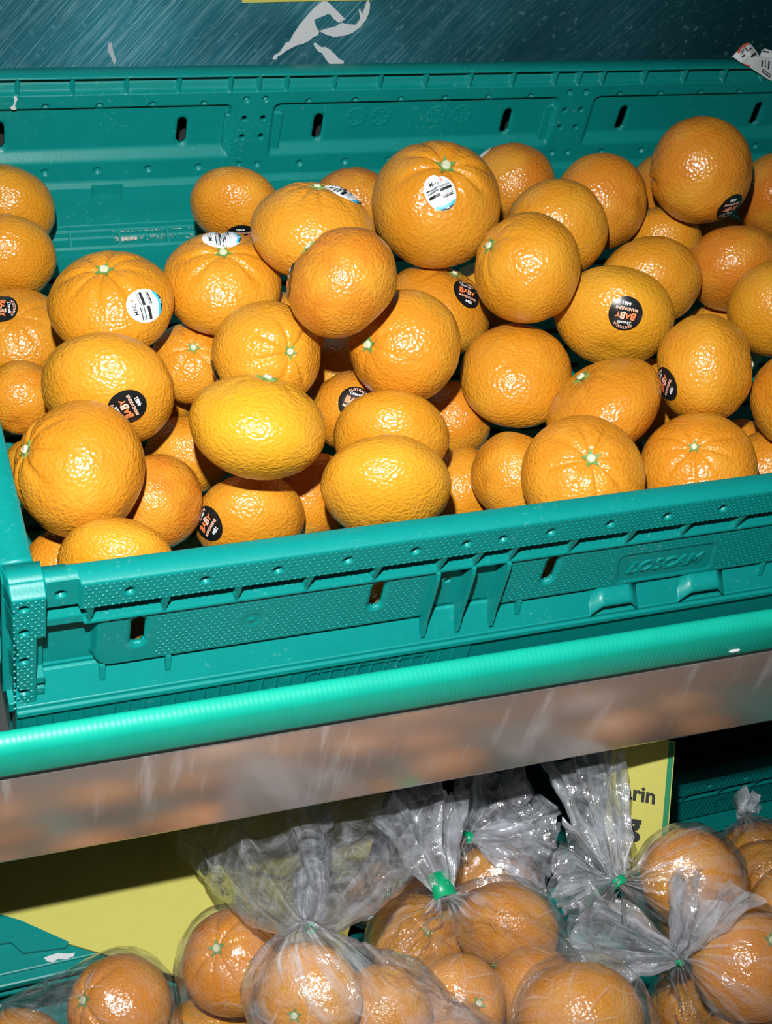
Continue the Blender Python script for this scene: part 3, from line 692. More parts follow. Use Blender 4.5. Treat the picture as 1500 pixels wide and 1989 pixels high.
# ------------------------------------------------------------------ mandarins
# id: centre x,y,z, equatorial radius, polar radius, stem axis x,y,z (metres, rim plane at z = 0)
FRUIT={
1:(-0.2553,0.3351,-0.0654, 0.0274,0.0225, 0.35,0.89,0.30),
2:(-0.2628,0.2905,-0.0665, 0.0273,0.0219, 0.07,0.97,0.23),
3:(-0.2640,0.2416,-0.0777, 0.0262,0.0167, -0.14,-0.29,0.95),
4:(-0.2721,0.1822,-0.0689, 0.0191,0.0180, 0.32,0.94,0.14),
5:(-0.2295,0.1817,-0.0130, 0.0301,0.0218, -0.20,0.02,0.98),
6:(-0.1715,0.1930,-0.0141, 0.0296,0.0216, -0.10,-0.09,0.99),
7:(-0.1387,0.2826,-0.0330, 0.0255,0.0191, 0.36,0.85,0.39),
8:(-0.1315,0.1845,0.0208, 0.0302,0.0230, 0.07,0.36,0.93),
9:(-0.0647,0.2896,-0.0439, 0.0261,0.0221, 0.23,0.89,0.39),
10:(-0.1359,0.1292,0.0335, 0.0269,0.0231, -0.64,0.60,0.49),
11:(-0.0430,0.2326,-0.0023, 0.0352,0.0326, -0.12,-0.23,0.97),
12:(0.0432,0.3047,-0.0437, 0.0266,0.0251, 0.35,0.86,0.37),
13:(0.0269,0.2186,-0.0124, 0.0284,0.0266, 0.19,0.97,0.17),
14:(-0.0195,0.1637,0.0058, 0.0286,0.0268, -0.86,0.21,0.46),
15:(0.0723,0.2515,-0.0199, 0.0282,0.0265, -0.55,0.70,-0.45),
16:(0.1412,0.2823,-0.0387, 0.0267,0.0251, 0.99,-0.05,-0.13),
17:(0.1213,0.2362,0.0099, 0.0305,0.0287, -0.70,0.54,-0.47),
18:(0.2052,0.2569,-0.0263, 0.0285,0.0263, 0.28,0.93,0.23),
19:(0.1177,0.2413,-0.0434, 0.0233,0.0199, 0.35,0.85,0.39),
20:(0.1805,0.2717,-0.0770, 0.0293,0.0231, 0.43,0.86,0.26),
21:(0.0727,0.1825,-0.0250, 0.0288,0.0233, 0.14,0.92,0.36),
22:(0.1288,0.1861,-0.0227, 0.0277,0.0227, 0.24,0.91,0.34),
23:(0.0325,0.1497,-0.0192, 0.0317,0.0236, 0.45,0.85,0.28),
24:(0.0534,0.0921,-0.0075, 0.0277,0.0242, 0.85,-0.39,0.36),
25:(0.1257,0.1364,-0.0115, 0.0274,0.0258, 0.33,0.93,0.17),
26:(0.0964,0.0669,-0.0109, 0.0253,0.0216, 0.99,-0.03,-0.15),
27:(-0.0216,0.1409,-0.0468, 0.0296,0.0216, -0.25,-0.29,0.93),
28:(0.0008,0.0903,-0.0269, 0.0315,0.0211, -0.57,0.52,0.63),
29:(-0.0347,0.0421,-0.0214, 0.0294,0.0239, -0.25,-0.36,0.90),
30:(0.0310,0.0427,-0.0271, 0.0286,0.0236, -0.49,-0.14,0.86),
31:(0.0994,0.0618,-0.0614, 0.0252,0.0237, 0.44,0.83,0.34),
32:(-0.0505,0.0759,-0.0520, 0.0215,0.0188, 0.97,0.12,-0.22),
33:(-0.0587,0.0991,-0.0850, 0.0224,0.0178, -0.70,0.56,-0.44),
35:(-0.1303,0.0526,-0.0237, 0.0297,0.0213, 0.19,0.95,0.26),
36:(-0.1123,0.0921,-0.0331, 0.0278,0.0198, 0.32,0.92,0.21),
37:(-0.0448,0.1498,-0.0839, 0.0210,0.0189, -0.55,0.63,-0.55),
38:(-0.0950,0.1325,-0.0117, 0.0281,0.0264, -0.90,-0.26,0.35),
39:(-0.0395,0.2090,-0.0561, 0.0305,0.0235, 0.35,0.24,0.90),
40:(-0.1002,0.1836,-0.0793, 0.0260,0.0240, 0.99,0.14,-0.03),
41:(-0.1105,0.1410,-0.0608, 0.0233,0.0197, 0.06,0.96,0.28),
42:(-0.1642,0.1377,-0.0147, 0.0261,0.0247, 0.21,-0.71,0.68),
43:(-0.1385,0.1913,-0.0493, 0.0242,0.0219, 0.29,0.88,0.37),
44:(-0.1877,0.1782,-0.0521, 0.0212,0.0176, -0.11,-0.37,0.92),
45:(-0.2019,0.1871,-0.0849, 0.0202,0.0176, -0.54,0.61,-0.58),
46:(-0.2409,0.1311,-0.0214, 0.0308,0.0230, 0.34,0.92,0.20),
47:(-0.2633,0.0823,-0.0217, 0.0302,0.0269, -0.87,0.12,0.48),
48:(-0.1832,0.0863,-0.0112, 0.0312,0.0231, 0.25,0.49,0.83),
49:(-0.1956,0.1433,-0.0829, 0.0222,0.0197, 0.15,0.94,0.29),
50:(-0.2250,0.0896,-0.0563, 0.0223,0.0200, -0.63,0.66,-0.41),
51:(-0.1798,0.0862,-0.0723, 0.0267,0.0194, 0.10,0.98,0.17),
52:(-0.1384,0.1065,-0.0844, 0.0224,0.0164, -0.54,0.74,-0.40),
53:(-0.2565,0.0346,-0.0315, 0.0246,0.0172, 0.32,0.93,0.17),
54:(-0.2666,0.0762,-0.0786, 0.0214,0.0186, 0.21,0.94,0.28),
55:(-0.2677,0.1546,-0.0914, 0.0174,0.0142, 0.43,0.81,0.39),
56:(0.1400,0.1836,-0.0778, 0.0286,0.0210, 0.24,0.96,0.11),
57:(0.0701,0.1401,-0.0782, 0.0265,0.0249, 0.12,0.93,0.35),
58:(0.1102,0.0991,-0.0844, 0.0209,0.0196, 0.24,0.92,0.30),
60:(0.0056,0.2370,-0.0782, 0.0265,0.0249, 0.12,0.95,0.29),
}
BAGGED={
101:(-0.2569,-0.0332,-0.3082, 0.0271,0.0263, -0.76,0.02,0.65),
102:(-0.3081,-0.0303,-0.3359, 0.0265,0.0198, 0.35,0.90,0.25),
111:(-0.1977,-0.0357,-0.2814, 0.0279,0.0249, -0.49,-0.01,0.87),
112:(-0.2068,-0.0517,-0.3338, 0.0279,0.0235, 0.32,0.90,0.31),
121:(-0.1886,-0.1005,-0.1934, 0.0243,0.0204, -0.61,-0.57,0.55),
122:(-0.1488,-0.1050,-0.2210, 0.0234,0.0219, 0.33,0.87,0.37),
123:(-0.1302,-0.1440,-0.2024, 0.0212,0.0195, 0.20,0.96,0.19),
131:(-0.0857,-0.0343,-0.3156, 0.0281,0.0198, 0.02,-0.17,0.98),
132:(-0.0461,-0.0532,-0.2819, 0.0288,0.0245, -0.54,-0.84,-0.07),
133:(-0.1028,-0.1026,-0.2409, 0.0238,0.0203, 0.10,-0.47,0.88),
134:(-0.0549,-0.0996,-0.2586, 0.0243,0.0228, 0.27,0.95,0.18),
141:(-0.0879,0.0094,-0.3365, 0.0257,0.0186, 0.31,0.94,0.15),
151:(-0.0191,-0.0008,-0.3332, 0.0274,0.0239, 0.16,0.97,0.16),
161:(-0.0571,-0.1349,-0.2147, 0.0306,0.0256, 0.24,0.96,0.13),
171:(0.0628,-0.0578,-0.2619, 0.0286,0.0269, 0.43,0.87,0.24),
172:(0.0869,-0.0639,-0.3128, 0.0255,0.0205, 0.08,0.94,0.32),
181:(0.0620,-0.1174,-0.2488, 0.0304,0.0286, 0.09,-0.07,0.99),
182:(0.0644,-0.1042,-0.3374, 0.0231,0.0217, 0.13,0.98,0.12),
183:(0.0728,-0.1437,-0.3039, 0.0287,0.0217, 0.44,0.88,0.19),
191:(0.1623,-0.0183,-0.3376, 0.0249,0.0182, 0.17,0.96,0.23),
192:(0.1380,-0.0497,-0.3063, 0.0268,0.0222, 0.23,0.95,0.18),
193:(0.1214,-0.0854,-0.2702, 0.0259,0.0231, 0.33,0.89,0.30),
}

def variant(k):
    rs = random.Random(100 + k)
    return dict(k=k, fur=[0.070, 0.020, 0.045, 0.010, 0.055, 0.018][k], nf=[8, 7, 9, 6, 7, 8][k], ph=rs.random() * 6.28, dim=[0.085, 0.06, 0.075, 0.05, 0.07, 0.065][k],
                off=Vector((rs.random() * 50, rs.random() * 50, rs.random() * 50)), lump=[0.024, 0.034, 0.024, 0.038, 0.030, 0.034][k])
VARS = [variant(k) for k in range(6)]
def surf(d, V):
    """Unit-sphere direction -> point on the unit fruit (scaled later by a, a, b)."""
    th = math.acos(max(-1, min(1, d.z))); ph = math.atan2(d.y, d.x)
    r = 1.0 - V['dim'] * math.exp(-(th / 0.20) ** 2) - 0.05 * math.exp(-((math.pi - th) / 0.22) ** 2)
    r += 0.022 * math.exp(-((th - 0.42) / 0.22) ** 2)
    wob = 1.0 + 0.5 * math.sin(3 * ph + V['ph'])
    c = math.cos(V['nf'] * ph + V['ph'] + 0.6 * math.sin(2 * ph))
    r += -V['fur'] * wob * max(0, c) ** 3 * math.exp(-((th - 0.42) / 0.34) ** 2)
    r += V['lump'] * noise.noise(d * 1.25 + V['off']) + 0.010 * noise.noise(d * 3.1 + V['off'])
    return d * r
def fruit_mesh(V, nt_=46, np_=72):
    vs = [surf(Vector((0, 0, 1)), V)]; 
    for i in range(1, nt_):
        th = math.pi * (i / nt_) ** 0.9 if i < nt_ * 0.5 else math.pi * (i / nt_)
        th = math.pi * i / nt_
        for j in range(np_):
            ph = 2 * math.pi * j / np_
            vs.append(surf(Vector((math.sin(th) * math.cos(ph), math.sin(th) * math.sin(ph), math.cos(th))), V))
    vs.append(surf(Vector((0, 0, -1)), V)); n = len(vs) - 1; fs = []
    for j in range(np_):
        fs.append((0, 1 + j, 1 + (j + 1) % np_)); b = 1 + (nt_ - 2) * np_
        fs.append((b + (j + 1) % np_, b + j, n))
    for i in range(nt_ - 2):
        for j in range(np_):
            a = 1 + i * np_ + j; c = 1 + i * np_ + (j + 1) % np_
            fs.append((a, a + np_, c + np_, c))
    me = bpy.data.meshes.new('mandarin'); me.from_pydata([tuple(v) for v in vs], [], fs); me.update()
    me.polygons.foreach_set('use_smooth', [True] * len(me.polygons)); me.materials.append(MAT['peel']); return me
MESH = [fruit_mesh(V) for V in VARS]
def calyx_meshes():
    mb = MB(); n = 10; V = [(0, 0, 0.02)]
    for k in range(n):
        r = 0.135 if k % 2 == 0 else 0.062; a = 2 * math.pi * k / n
        V.append((r * math.cos(a), r * math.sin(a), 0.045 if k % 2 == 0 else 0.030))
    for k in range(n): V.append((V[1 + k][0] * 0.92, V[1 + k][1] * 0.92, V[1 + k][2] - 0.03))
    F = [(0, 1 + k, 1 + (k + 1) % n) for k in range(n)] + [(1 + k, 1 + n + k, 1 + n + (k + 1) % n, 1 + (k + 1) % n) for k in range(n)]
    c = obj('calyx', V, F, MAT['calyx'])
    V, F = [], []; m = 8
    for z, r in ((-0.02, 0.062), (0.045, 0.058), (0.062, 0.046)):
        for k in range(m): V.append((r * math.cos(2 * math.pi * k / m), r * math.sin(2 * math.pi * k / m), z + (0.008 if k % 3 == 0 else 0)))
    for i in range(2):
        for k in range(m): F.append((i * m + k, i * m + (k + 1) % m, (i + 1) * m + (k + 1) % m, (i + 1) * m + k))
    F.append(tuple(range(2 * m, 3 * m))); s = obj('stem_stub', V, F, MAT['stub'])
    a, b = c.data, s.data; bpy.data.objects.remove(c); bpy.data.objects.remove(s); return a, b
CALYX, STUB = calyx_meshes()

def sticker(root, V, d0, up, kind):
    """Round fruit sticker laid on the peel round unit direction d0; up: tangent direction of its top. Sizes are in fruit radii."""
    a = root.scale[0]; k = 0.0088 / a
    x = up.cross(d0).normalized(); y = d0.cross(x).normalized(); x = -x if x.dot(up.cross(d0)) < 0 else x
    sc = root.scale
    def place(u, v, lift):
        # metric in real space: undo the polar squash so the sticker stays round
        e = (x * u + y * v)
        d = (d0 + Vector((e.x, e.y, e.z * sc[0] / sc[2])) ).normalized()
        p = surf(d, V); return p + d * (lift / a)
    def patch(name, pts, mat, lift, parent):
        n = len(pts); V2 = [place(0, 0, lift)] if False else []; rings = 7; F = []
        cx = sum(p[0] for p in pts) / n; cy = sum(p[1] for p in pts) / n
        V2 = [place(cx, cy, lift)]
        for r in range(1, rings + 1):
            for px_, py_ in pts: V2.append(place(cx + (px_ - cx) * r / rings, cy + (py_ - cy) * r / rings, lift))
        for j in range(n): F.append((0, 1 + j, 1 + (j + 1) % n))
        for r in range(rings - 1):
            for j in range(n): F.append((1 + r * n + j, 1 + (r + 1) * n + j, 1 + (r + 1) * n + (j + 1) % n, 1 + r * n + (j + 1) % n))
        return obj(name, V2, F, mat, parent, True)
    def strip(bars, name, mat, lift, parent):
        V2, F = [], []
        for x0, x1, y0, y1 in bars:
            m = 5; b = len(V2)
            for i in range(m + 1):
                for yy in (y0, y1): V2.append(place((x0 + (x1 - x0) * i / m) * k, yy * k, lift))
            for i in range(m): F.append((b + 2 * i, b + 2 * i + 2, b + 2 * i + 3, b + 2 * i + 1))
        return obj(name, V2, F, mat, parent)
    def words(body, cx, cy, width, mat, lift, parent, bold=0.03, shear=0.0, arc=0.0, rot=0.0):
        v, f, wd, ht = text_mesh(body, bold, shear); s = width / wd; P = []
        for tx, ty in v:
            tx *= s; ty *= s
            if arc: an = tx / arc; px_, py_ = (arc + ty) * math.sin(an), (arc + ty) * math.cos(an) - arc
            else: px_, py_ = tx, ty
            c, q = math.cos(rot), math.sin(rot)
            P.append(place((cx + px_ * c - py_ * q) * k, (cy + px_ * q + py_ * c) * k, lift))
        return obj('lettering', P, f, mat, parent)
    L0, L1, L2 = 0.00048, 0.00070, 0.00080
    if kind == 'black':
        disc = [(1.0 * k * math.cos(t), 1.03 * k * math.sin(t)) for t in np.linspace(0, 2 * math.pi, 40, endpoint=False)]
        s = patch('sticker', disc, MAT['black'], L0, root); s['label'] = 'round black sticker lettered in orange and white'
        words('AUSTRALIA', 0, 0.80, 1.25, MAT['pink_ink'], L1, s, 0.015, 0, 0.80)
        words('Dracula', -0.05, 0.50, 0.80, MAT['white_ink'], L1, s, 0.018, 0.35, 0, 0.08)
        for ch, xx, mt in (('B', -0.45, 'orange_ink'), ('A', -0.16, 'orange_ink'), ('B', 0.15, 'pink_ink'), ('Y', 0.44, 'orange_ink')):
            words(ch, xx, 0.10 + 0.02 * math.cos(xx * 9), 0.31, MAT[mt], L1, s, 0.05, 0.1)
        words('MANDARINS', 0.0, -0.29, 1.30, MAT['pink_ink'], L1, s, 0.03, 0.1)
        words('4481', 0.05, -0.60, 0.52, MAT['white_ink'], L1, s, 0.03)
    else:
        disc = [(0.92 * k * math.cos(t), 1.14 * k * math.sin(t)) for t in np.linspace(0, 2 * math.pi, 40, endpoint=False)]
        s = patch('sticker', disc, MAT['white'], L0, root); s['label'] = 'oval white barcode sticker with blue foot'
        if kind == 'blank': return
        cap = [(0.90 * k * math.cos(t), 1.12 * k * math.sin(t)) for t in np.linspace(math.radians(218), math.radians(322), 18)]
        patch('blue_band', cap, MAT['blue_ink'], L1, s)
        cap2 = [(0.895 * k * math.cos(t), 1.115 * k * math.sin(t)) for t in np.linspace(math.radians(238), math.radians(304), 12)]
        patch('black_band', cap2, MAT['black_ink'], L2, s)
        words('AUS', 0.02, -0.99, 0.24, MAT['white_ink'], 0.00090, s, 0.04)
        words('MFC', -0.10, 0.66, 0.60, MAT['black_ink'], L1, s, 0.012)
        V2 = [place(u * k, v * k, L1) for u, v in ((0.28, 0.76), (0.36, 0.76), (0.46, 0.66), (0.36, 0.56), (0.28, 0.56), (0.38, 0.66))]
        obj('chevron', V2, [(0, 1, 2, 5), (5, 2, 3, 4)], MAT['orange_ink'], s)
        L = [(-0.74, -0.03, 0.33, 0.39), (-0.74, -0.03, 0.13, 0.18), (-0.76, -0.03, -0.20, -0.02), (0.03, 0.72, 0.30, 0.33), (0.03, 0.72, 0.24, 0.27), (0.03, 0.76, 0.00, 0.17), (0.03, 0.70, -0.29, -0.25), (0.03, 0.68, -0.40, -0.32)]
        strip(L, 'barcode_bars', MAT['black_ink'], L1, s)
        G = [(-0.74, -0.03, 0.19, 0.32), (-0.74, -0.03, -0.30, -0.27), (-0.74, -0.03, -0.42, -0.37), (-0.70, -0.03, -0.52, -0.49), (0.03, 0.72, 0.44, 0.48), (0.03, 0.74, -0.10, -0.04), (0.03, 0.74, -0.20, -0.14), (-0.05, 0.03, 0.28, 0.36), (-0.05, 0.05, -0.36, -0.28)]
        strip(G, 'barcode_bars', MAT['grey_ink'], L1, s)

# stickers: fruit id -> (kind, sticker centre in the photograph, direction of the sticker's top in the photograph)
STICK = {23: [('black', (1215, 610), (-0.20, 0.98))], 39: [('black', (907, 570), (0.30, -0.95))], 17: [('black', (1418, 402), (0.30, 0.95))], 24: [('black', (1293, 746), (-1, -0.12))],
         41: [('black', (690, 783), (0.30, -0.95))], 46: [('black', (247, 792), (-0.90, 0.40))], 51: [('black', (403, 1018), (-0.85, -0.53))], 3: [('black', (2, 600), (1.0, -0.15))],
         42: [('black', (416, 736), (-0.8, -0.5))], 10: [('black', (560, 545), (-1, 0.1))], 7: [('black', (470, 457), (0.1, 1))], 11: [('barcode', (855, 374), (-0.42, -0.90))],
         5: [('barcode', (283, 593), (-0.97, 0.22))], 6: [('barcode', (431, 462), (-0.9, 0.35))], 8: [('barcode', (667, 374), (-0.75, -0.65))], 12: [('blank', (932, 296), (-0.7, -0.7))]}
LABEL = {
 1: 'mandarin in the far back left corner of the crate', 2: 'mandarin at the left edge just in front of the back corner fruit',
 3: 'mandarin with a black sticker, cut by the left edge of the photo', 4: 'mandarin low against the left crate wall, below the black-stickered edge fruit',
 5: 'ridged mandarin with a barcode sticker on its right side, left of the heap', 6: 'mandarin with a barcode sticker lying just above its leafy calyx',
 7: 'mandarin standing alone against the green back wall at left', 8: 'large mandarin with a folded barcode sticker on its right shoulder',
 9: 'dark orange mandarin peeping out at the back, left of the topmost fruit', 10: 'deep orange lopsided mandarin in the upper middle, stem at its upper left',
 11: 'biggest mandarin on top of the heap, white barcode sticker below the stem', 12: 'mandarin at the back wall with a white sticker on its left shoulder',
 13: 'mandarin right of the topmost fruit, partly behind a plain round one', 14: 'plain round mandarin below right of the topmost fruit, stem at its left edge',
 15: 'tall mandarin near the back wall, left of the highest fruit at right', 16: 'mandarin mostly hidden behind the left side of the highest fruit at right',
 17: 'mandarin perched high at the back right, black sticker at its lower right', 18: 'reddish mandarin at the right edge beside the highest fruit at right',
 19: 'yellowish mandarin below left of the highest fruit at back right', 20: 'mandarin glimpsed under the highest fruit at back right',
 21: 'mandarin just behind the yellowish one with an upside-down black sticker', 22: 'flat shiny reddish mandarin near the right edge, third row from the back',
 23: 'yellowish squat mandarin with an upside-down black sticker facing us', 24: 'round mandarin at right with a black sticker on its left side',
 25: 'mandarin cut by the right edge, above the round one with a left-side sticker', 26: 'mandarin cut by the right edge, beside the round one with a left-side sticker',
 27: 'big plain mandarin in the middle right, faint scar on its top', 28: 'mandarin behind the creased front one, small stem at its left shoulder',
 29: 'big creased mandarin at the front rim, green stem facing us', 30: 'mandarin at the front rim right of the creased one, stem on top',
 31: 'mandarin at the front right, partly behind the rim fruit', 32: 'mandarin at the front rim left of the big creased one',
 33: 'mandarin sunk between the two front-rim fruits in the middle', 35: 'yellowish mandarin at the front rim, middle of the crate',
 36: 'mandarin right behind the yellowish one at the front rim', 37: 'mandarin deep in the gap below the round one with a side stem',
 38: 'round mandarin in the middle with its small green stem on the left side', 39: 'mandarin with stem and black sticker under the topmost fruit',
 40: 'mandarin deep in the gap under the lopsided deep orange one', 41: 'sunken mandarin with a black sticker in the middle of the heap',
 42: 'mandarin with ribs running to a stem on its right side, left of middle', 43: 'mandarin glimpsed between the two stemmed fruits at upper left',
 44: 'small mandarin with a green stem, tucked behind the left stickered one', 45: 'mandarin glimpsed right of the big left one with a black sticker',
 46: 'big mandarin at left with a black sticker at its lower right', 47: 'big mandarin in the front left corner, pale stem on its left side',
 48: 'bright yellow-orange squat mandarin near the front, left of middle', 49: 'mandarin sunk left of the bright yellow-orange one',
 50: 'mandarin beside the front left corner fruit, half below it', 51: 'mandarin at the front rim with a black sticker on its left side',
 52: 'plain mandarin at the front rim between the stickered and the yellowish one', 53: 'mandarin half below the front rim in the left corner',
 54: 'mandarin at the bottom of the front left corner, almost hidden', 55: 'mandarin glimpsed under the left edge fruits by the crate wall',
 56: 'mandarin glimpsed between the reddish flat one and the right-edge fruits', 57: 'mandarin glimpsed below the one with an upside-down black sticker',
 58: 'mandarin glimpsed low at the right, under the round stickered one', 60: 'mandarin hidden under the topmost fruit, beside the stickered stemmed one',
 91: 'mandarin seen only through the leftmost slot of the crate front', 92: 'mandarin seen only through the second slot from the left in the crate front',
 93: 'mandarin seen only through the slot beside the raised lettering of the crate front',
 101: 'bagged mandarin with a green calyx at the lower left', 102: 'bagged mandarin at the bottom left corner of the photo',
 111: 'upper mandarin in the bag lying on the blank yellow card', 112: 'lower mandarin in the bag lying on the blank yellow card',
 121: 'hazy bagged mandarin with stem under the wide-mouthed bag neck', 122: 'bagged mandarin right of the hazy stemmed one, bottom middle',
 123: 'bagged mandarin at the bottom edge under the crinkled film flap', 131: 'bagged mandarin directly under the green taped neck',
 132: 'big bagged mandarin right of the green taped neck, calyx at its foot', 133: 'bagged mandarin with a dark blossom speck, bottom middle',
 134: 'bagged mandarin behind the smooth film dome at the bottom', 141: 'bagged mandarin deep behind, left of the green taped neck',
 151: 'bright yellow-orange bagged mandarin under the knot with a green tie', 161: 'mandarin under the smooth film dome at the bottom edge',
 171: 'bagged mandarin right of the tightly gathered green-tied neck', 172: 'mandarin low in the bag with the tightly gathered green-tied neck',
 181: 'large bagged mandarin with streaky reflections at the lower right', 182: 'small bagged mandarin left below the large streaky one',
 183: 'bagged mandarin in the bottom right corner', 191: 'shaded bagged mandarin furthest back at the right edge',
 192: 'bagged mandarin in front of the furthest one at the right edge', 193: 'bagged mandarin cut by the right edge, behind the large streaky one',
}

HUE = {48: (0.662, 0.337, 0.019), 35: (0.629, 0.290, 0.019), 23: (0.629, 0.300, 0.017), 29: (0.596, 0.234, 0.017), 46: (0.612, 0.262, 0.017), 42: (0.612, 0.271, 0.019), 8: (0.596, 0.253, 0.019), 10: (0.513, 0.174, 0.015), 12: (0.513, 0.168, 0.015),
       9: (0.479, 0.150, 0.013), 18: (0.513, 0.150, 0.013), 17: (0.529, 0.187, 0.015), 22: (0.513, 0.168, 0.015), 50: (0.529, 0.178, 0.015), 15: (0.529, 0.187, 0.015), 16: (0.496, 0.168, 0.013)}
FUR = {5: 0, 11: 0, 6: 0, 29: 0, 42: 4, 44: 2, 30: 2, 27: 3, 48: 5, 23: 1, 8: 2, 13: 4}
HASSTEM = {5, 6, 8, 10, 11, 14, 24, 28, 29, 30, 38, 39, 42, 44, 47, 48, 101, 111, 121, 131, 132, 133, 181}
FR = {}
def make_fruit(i, dat, label, group):
    x, y, z, a, b, nx, ny, nz = dat
    k = FUR.get(i, [1, 3, 5, 2, 1, 4][(i * 7) % 6]); V = VARS[k]
    o = bpy.data.objects.new('mandarin', MESH[k]); COL.objects.link(o)
    n = Vector((nx, ny, nz)).normalized()
    q = n.to_track_quat('Z', 'Y'); rot = q.to_matrix() @ Matrix.Rotation(i * 1.7, 3, 'Z')
    o.matrix_world = Matrix.Translation((x, y, z)) @ rot.to_4x4() @ Matrix.Diagonal((a, a, b, 1))
    rs = random.Random(i)
    base = HUE.get(i, (0.565 + 0.04 * rs.random(), 0.208 + 0.04 * rs.random(), 0.014))
    o.color = (*base, 1)
    tag(o, label, 'mandarin', group)
    if i in HASSTEM:
        tip = surf(Vector((0, 0, 1)), V)
        c = bpy.data.objects.new('calyx', CALYX); COL.objects.link(c); c.parent = o; c.location = tip; c.rotation_euler = (0, 0, i * 1.1)
        sz = 0.95 + 0.40 * rs.random(); c.scale = (sz, sz, sz * a / b)
        s = bpy.data.objects.new('stem_stub', STUB); COL.objects.link(s); s.parent = c
    FR[i] = (o, V, rot, Vector((x, y, z)), a, b)
    for kind, pxy, upv in STICK.get(i, ()):
        inv = (rot.to_4x4() @ Matrix.Diagonal((a, a, b, 1))).inverted()
        def hit(px_, py_):
            ro = inv @ (Vector(CAM) - Vector((x, y, z))).to_4d(); ro = Vector(ro[:3])
            rd = Vector((inv @ Vector(ray(px_, py_)).to_4d())[:3]) if False else (inv.to_3x3() @ Vector(ray(px_, py_)))
            A = rd.dot(rd); B = ro.dot(rd); C = ro.dot(ro) - 1.0; D = B * B - A * C
            t = (-B - math.sqrt(D)) / A if D > 0 else -B / A
            return (ro + rd * t).normalized()
        d0 = hit(*pxy)
        up = inv.to_3x3() @ Vector(RC[0] * upv[0] + RC[1] * upv[1]); up = Vector((up.x * a, up.y * a, up.z * b))
        up = (up - d0 * up.dot(d0)).normalized()
        sticker(o, V, d0, up, kind)
    return o
for i, dat in FRUIT.items(): make_fruit(i, dat, LABEL[i], 'loose mandarins heaped in the crate')
# fruit behind the front wall that shows through its slots
for i, dat in {91: (-0.2350, 0.0388, -0.0730, 0.0224, 0.0210, 0.3, 0.2, 0.9), 92: (-0.1340, 0.0395, -0.0760, 0.0240, 0.0220, -0.3, 0.3, 0.9), 93: (-0.0480, 0.0375, -0.0735, 0.0217, 0.0203, 0.2, 0.5, 0.8)}.items():
    make_fruit(i, dat, LABEL[i], 'loose mandarins heaped in the crate')
for i, dat in BAGGED.items(): make_fruit(i, dat, LABEL[i], 'bagged mandarins')

# fruit at the very front of the lower display: below the picture, but mirrored in the steel lip
k = 0
for zz, ys_ in ((-0.3340, (-0.095, -0.150, -0.205, -0.260)), (-0.2840, (-0.125, -0.180, -0.235))):
    for yy in ys_:
        for xx in np.arange(-0.36, 0.46, 0.0585):
            c = Vector((xx + 0.006 * math.sin(k * 7.1), yy + 0.005 * math.sin(k * 3.3), zz)); k += 1
            q = RC @ (np.array(c) - CAM); py_ = 994.5 + F_PX * q[1] / q[2]; px_ = 750 + F_PX * q[0] / q[2]
            if py_ - 0.031 * F_PX / q[2] < 1995: continue
            if min((c - v[3]).length - v[4] for v in FR.values()) < 0.0285: continue
            make_fruit(1000 + k, (c.x, c.y, c.z, 0.0265, 0.0235, 0.3 * math.sin(k), 0.3 * math.cos(k * 2.0), 0.9), 'mandarin at the front of the lower display, seen only mirrored in the steel lip', 'mandarins mirrored in the steel lip')

# ------------------------------------------------------------------ bags
FWD = Vector(RC[2])
def depth_of(p): return FWD.dot(Vector(p) - Vector(CAM))
INV = {}
for i in BAGGED:
    o, V, rot, c, a, b = FR[i]
    INV[i] = ((rot.to_4x4() @ Matrix.Diagonal((a, a, b, 1))).inverted().to_3x3(), rot @ Matrix.Diagonal((a, a, b)), c, max(a, b))
def push_out(p, gap=0.0014, skip=()):
    for _ in range(2):
        for i, (iv, fw, c, r) in INV.items():
            d = p - c
            if d.length > r * 1.12 + gap: continue
            q = iv @ d; lim = surf(q.normalized(), FR[i][1]).length + 0.004 + gap / r + (0.075 if (i in HASSTEM and q.normalized().z > 0.972) else 0) if q.length < 1.16 else 0
            if q.length < lim and q.length > 1e-6: p = c + fw @ (q * (lim / q.length))
    return p
BODIES = []                                      # closed films already made: (search tree, +1 / -1 for the sense of its normals)
def avoid(p, gap=0.0016):
    for tree, sg in BODIES:
        loc, nrm, _i, dist = tree.find_nearest(p, 0.05)
        if loc is None: continue
        s = (p - loc).dot(nrm) * sg
        if s < gap: p = loc + nrm * (sg * gap)
    return p
def keep_clear(p):
    if p.x < -0.1150 and p.y > 0.0075: p.z = max(p.z, -0.3375)
    p.z = max(p.z, -0.3658)
    if p.z > -0.205 and p.y < 0.014: p.y = 0.014 if p.y > -0.013 else min(p.y, -0.0145)
    if p.x > 0.068: p.y = min(p.y, 0.050)
    return p
def attrs(o, P, G):
    a = o.data.attributes.new('pleat', 'FLOAT_VECTOR', 'POINT'); a.data.foreach_set('vector', np.asarray(P, np.float32).ravel())
    g_ = o.data.attributes.new('gather', 'FLOAT', 'POINT'); g_.data.foreach_set('value', np.asarray(G, np.float32)); return o
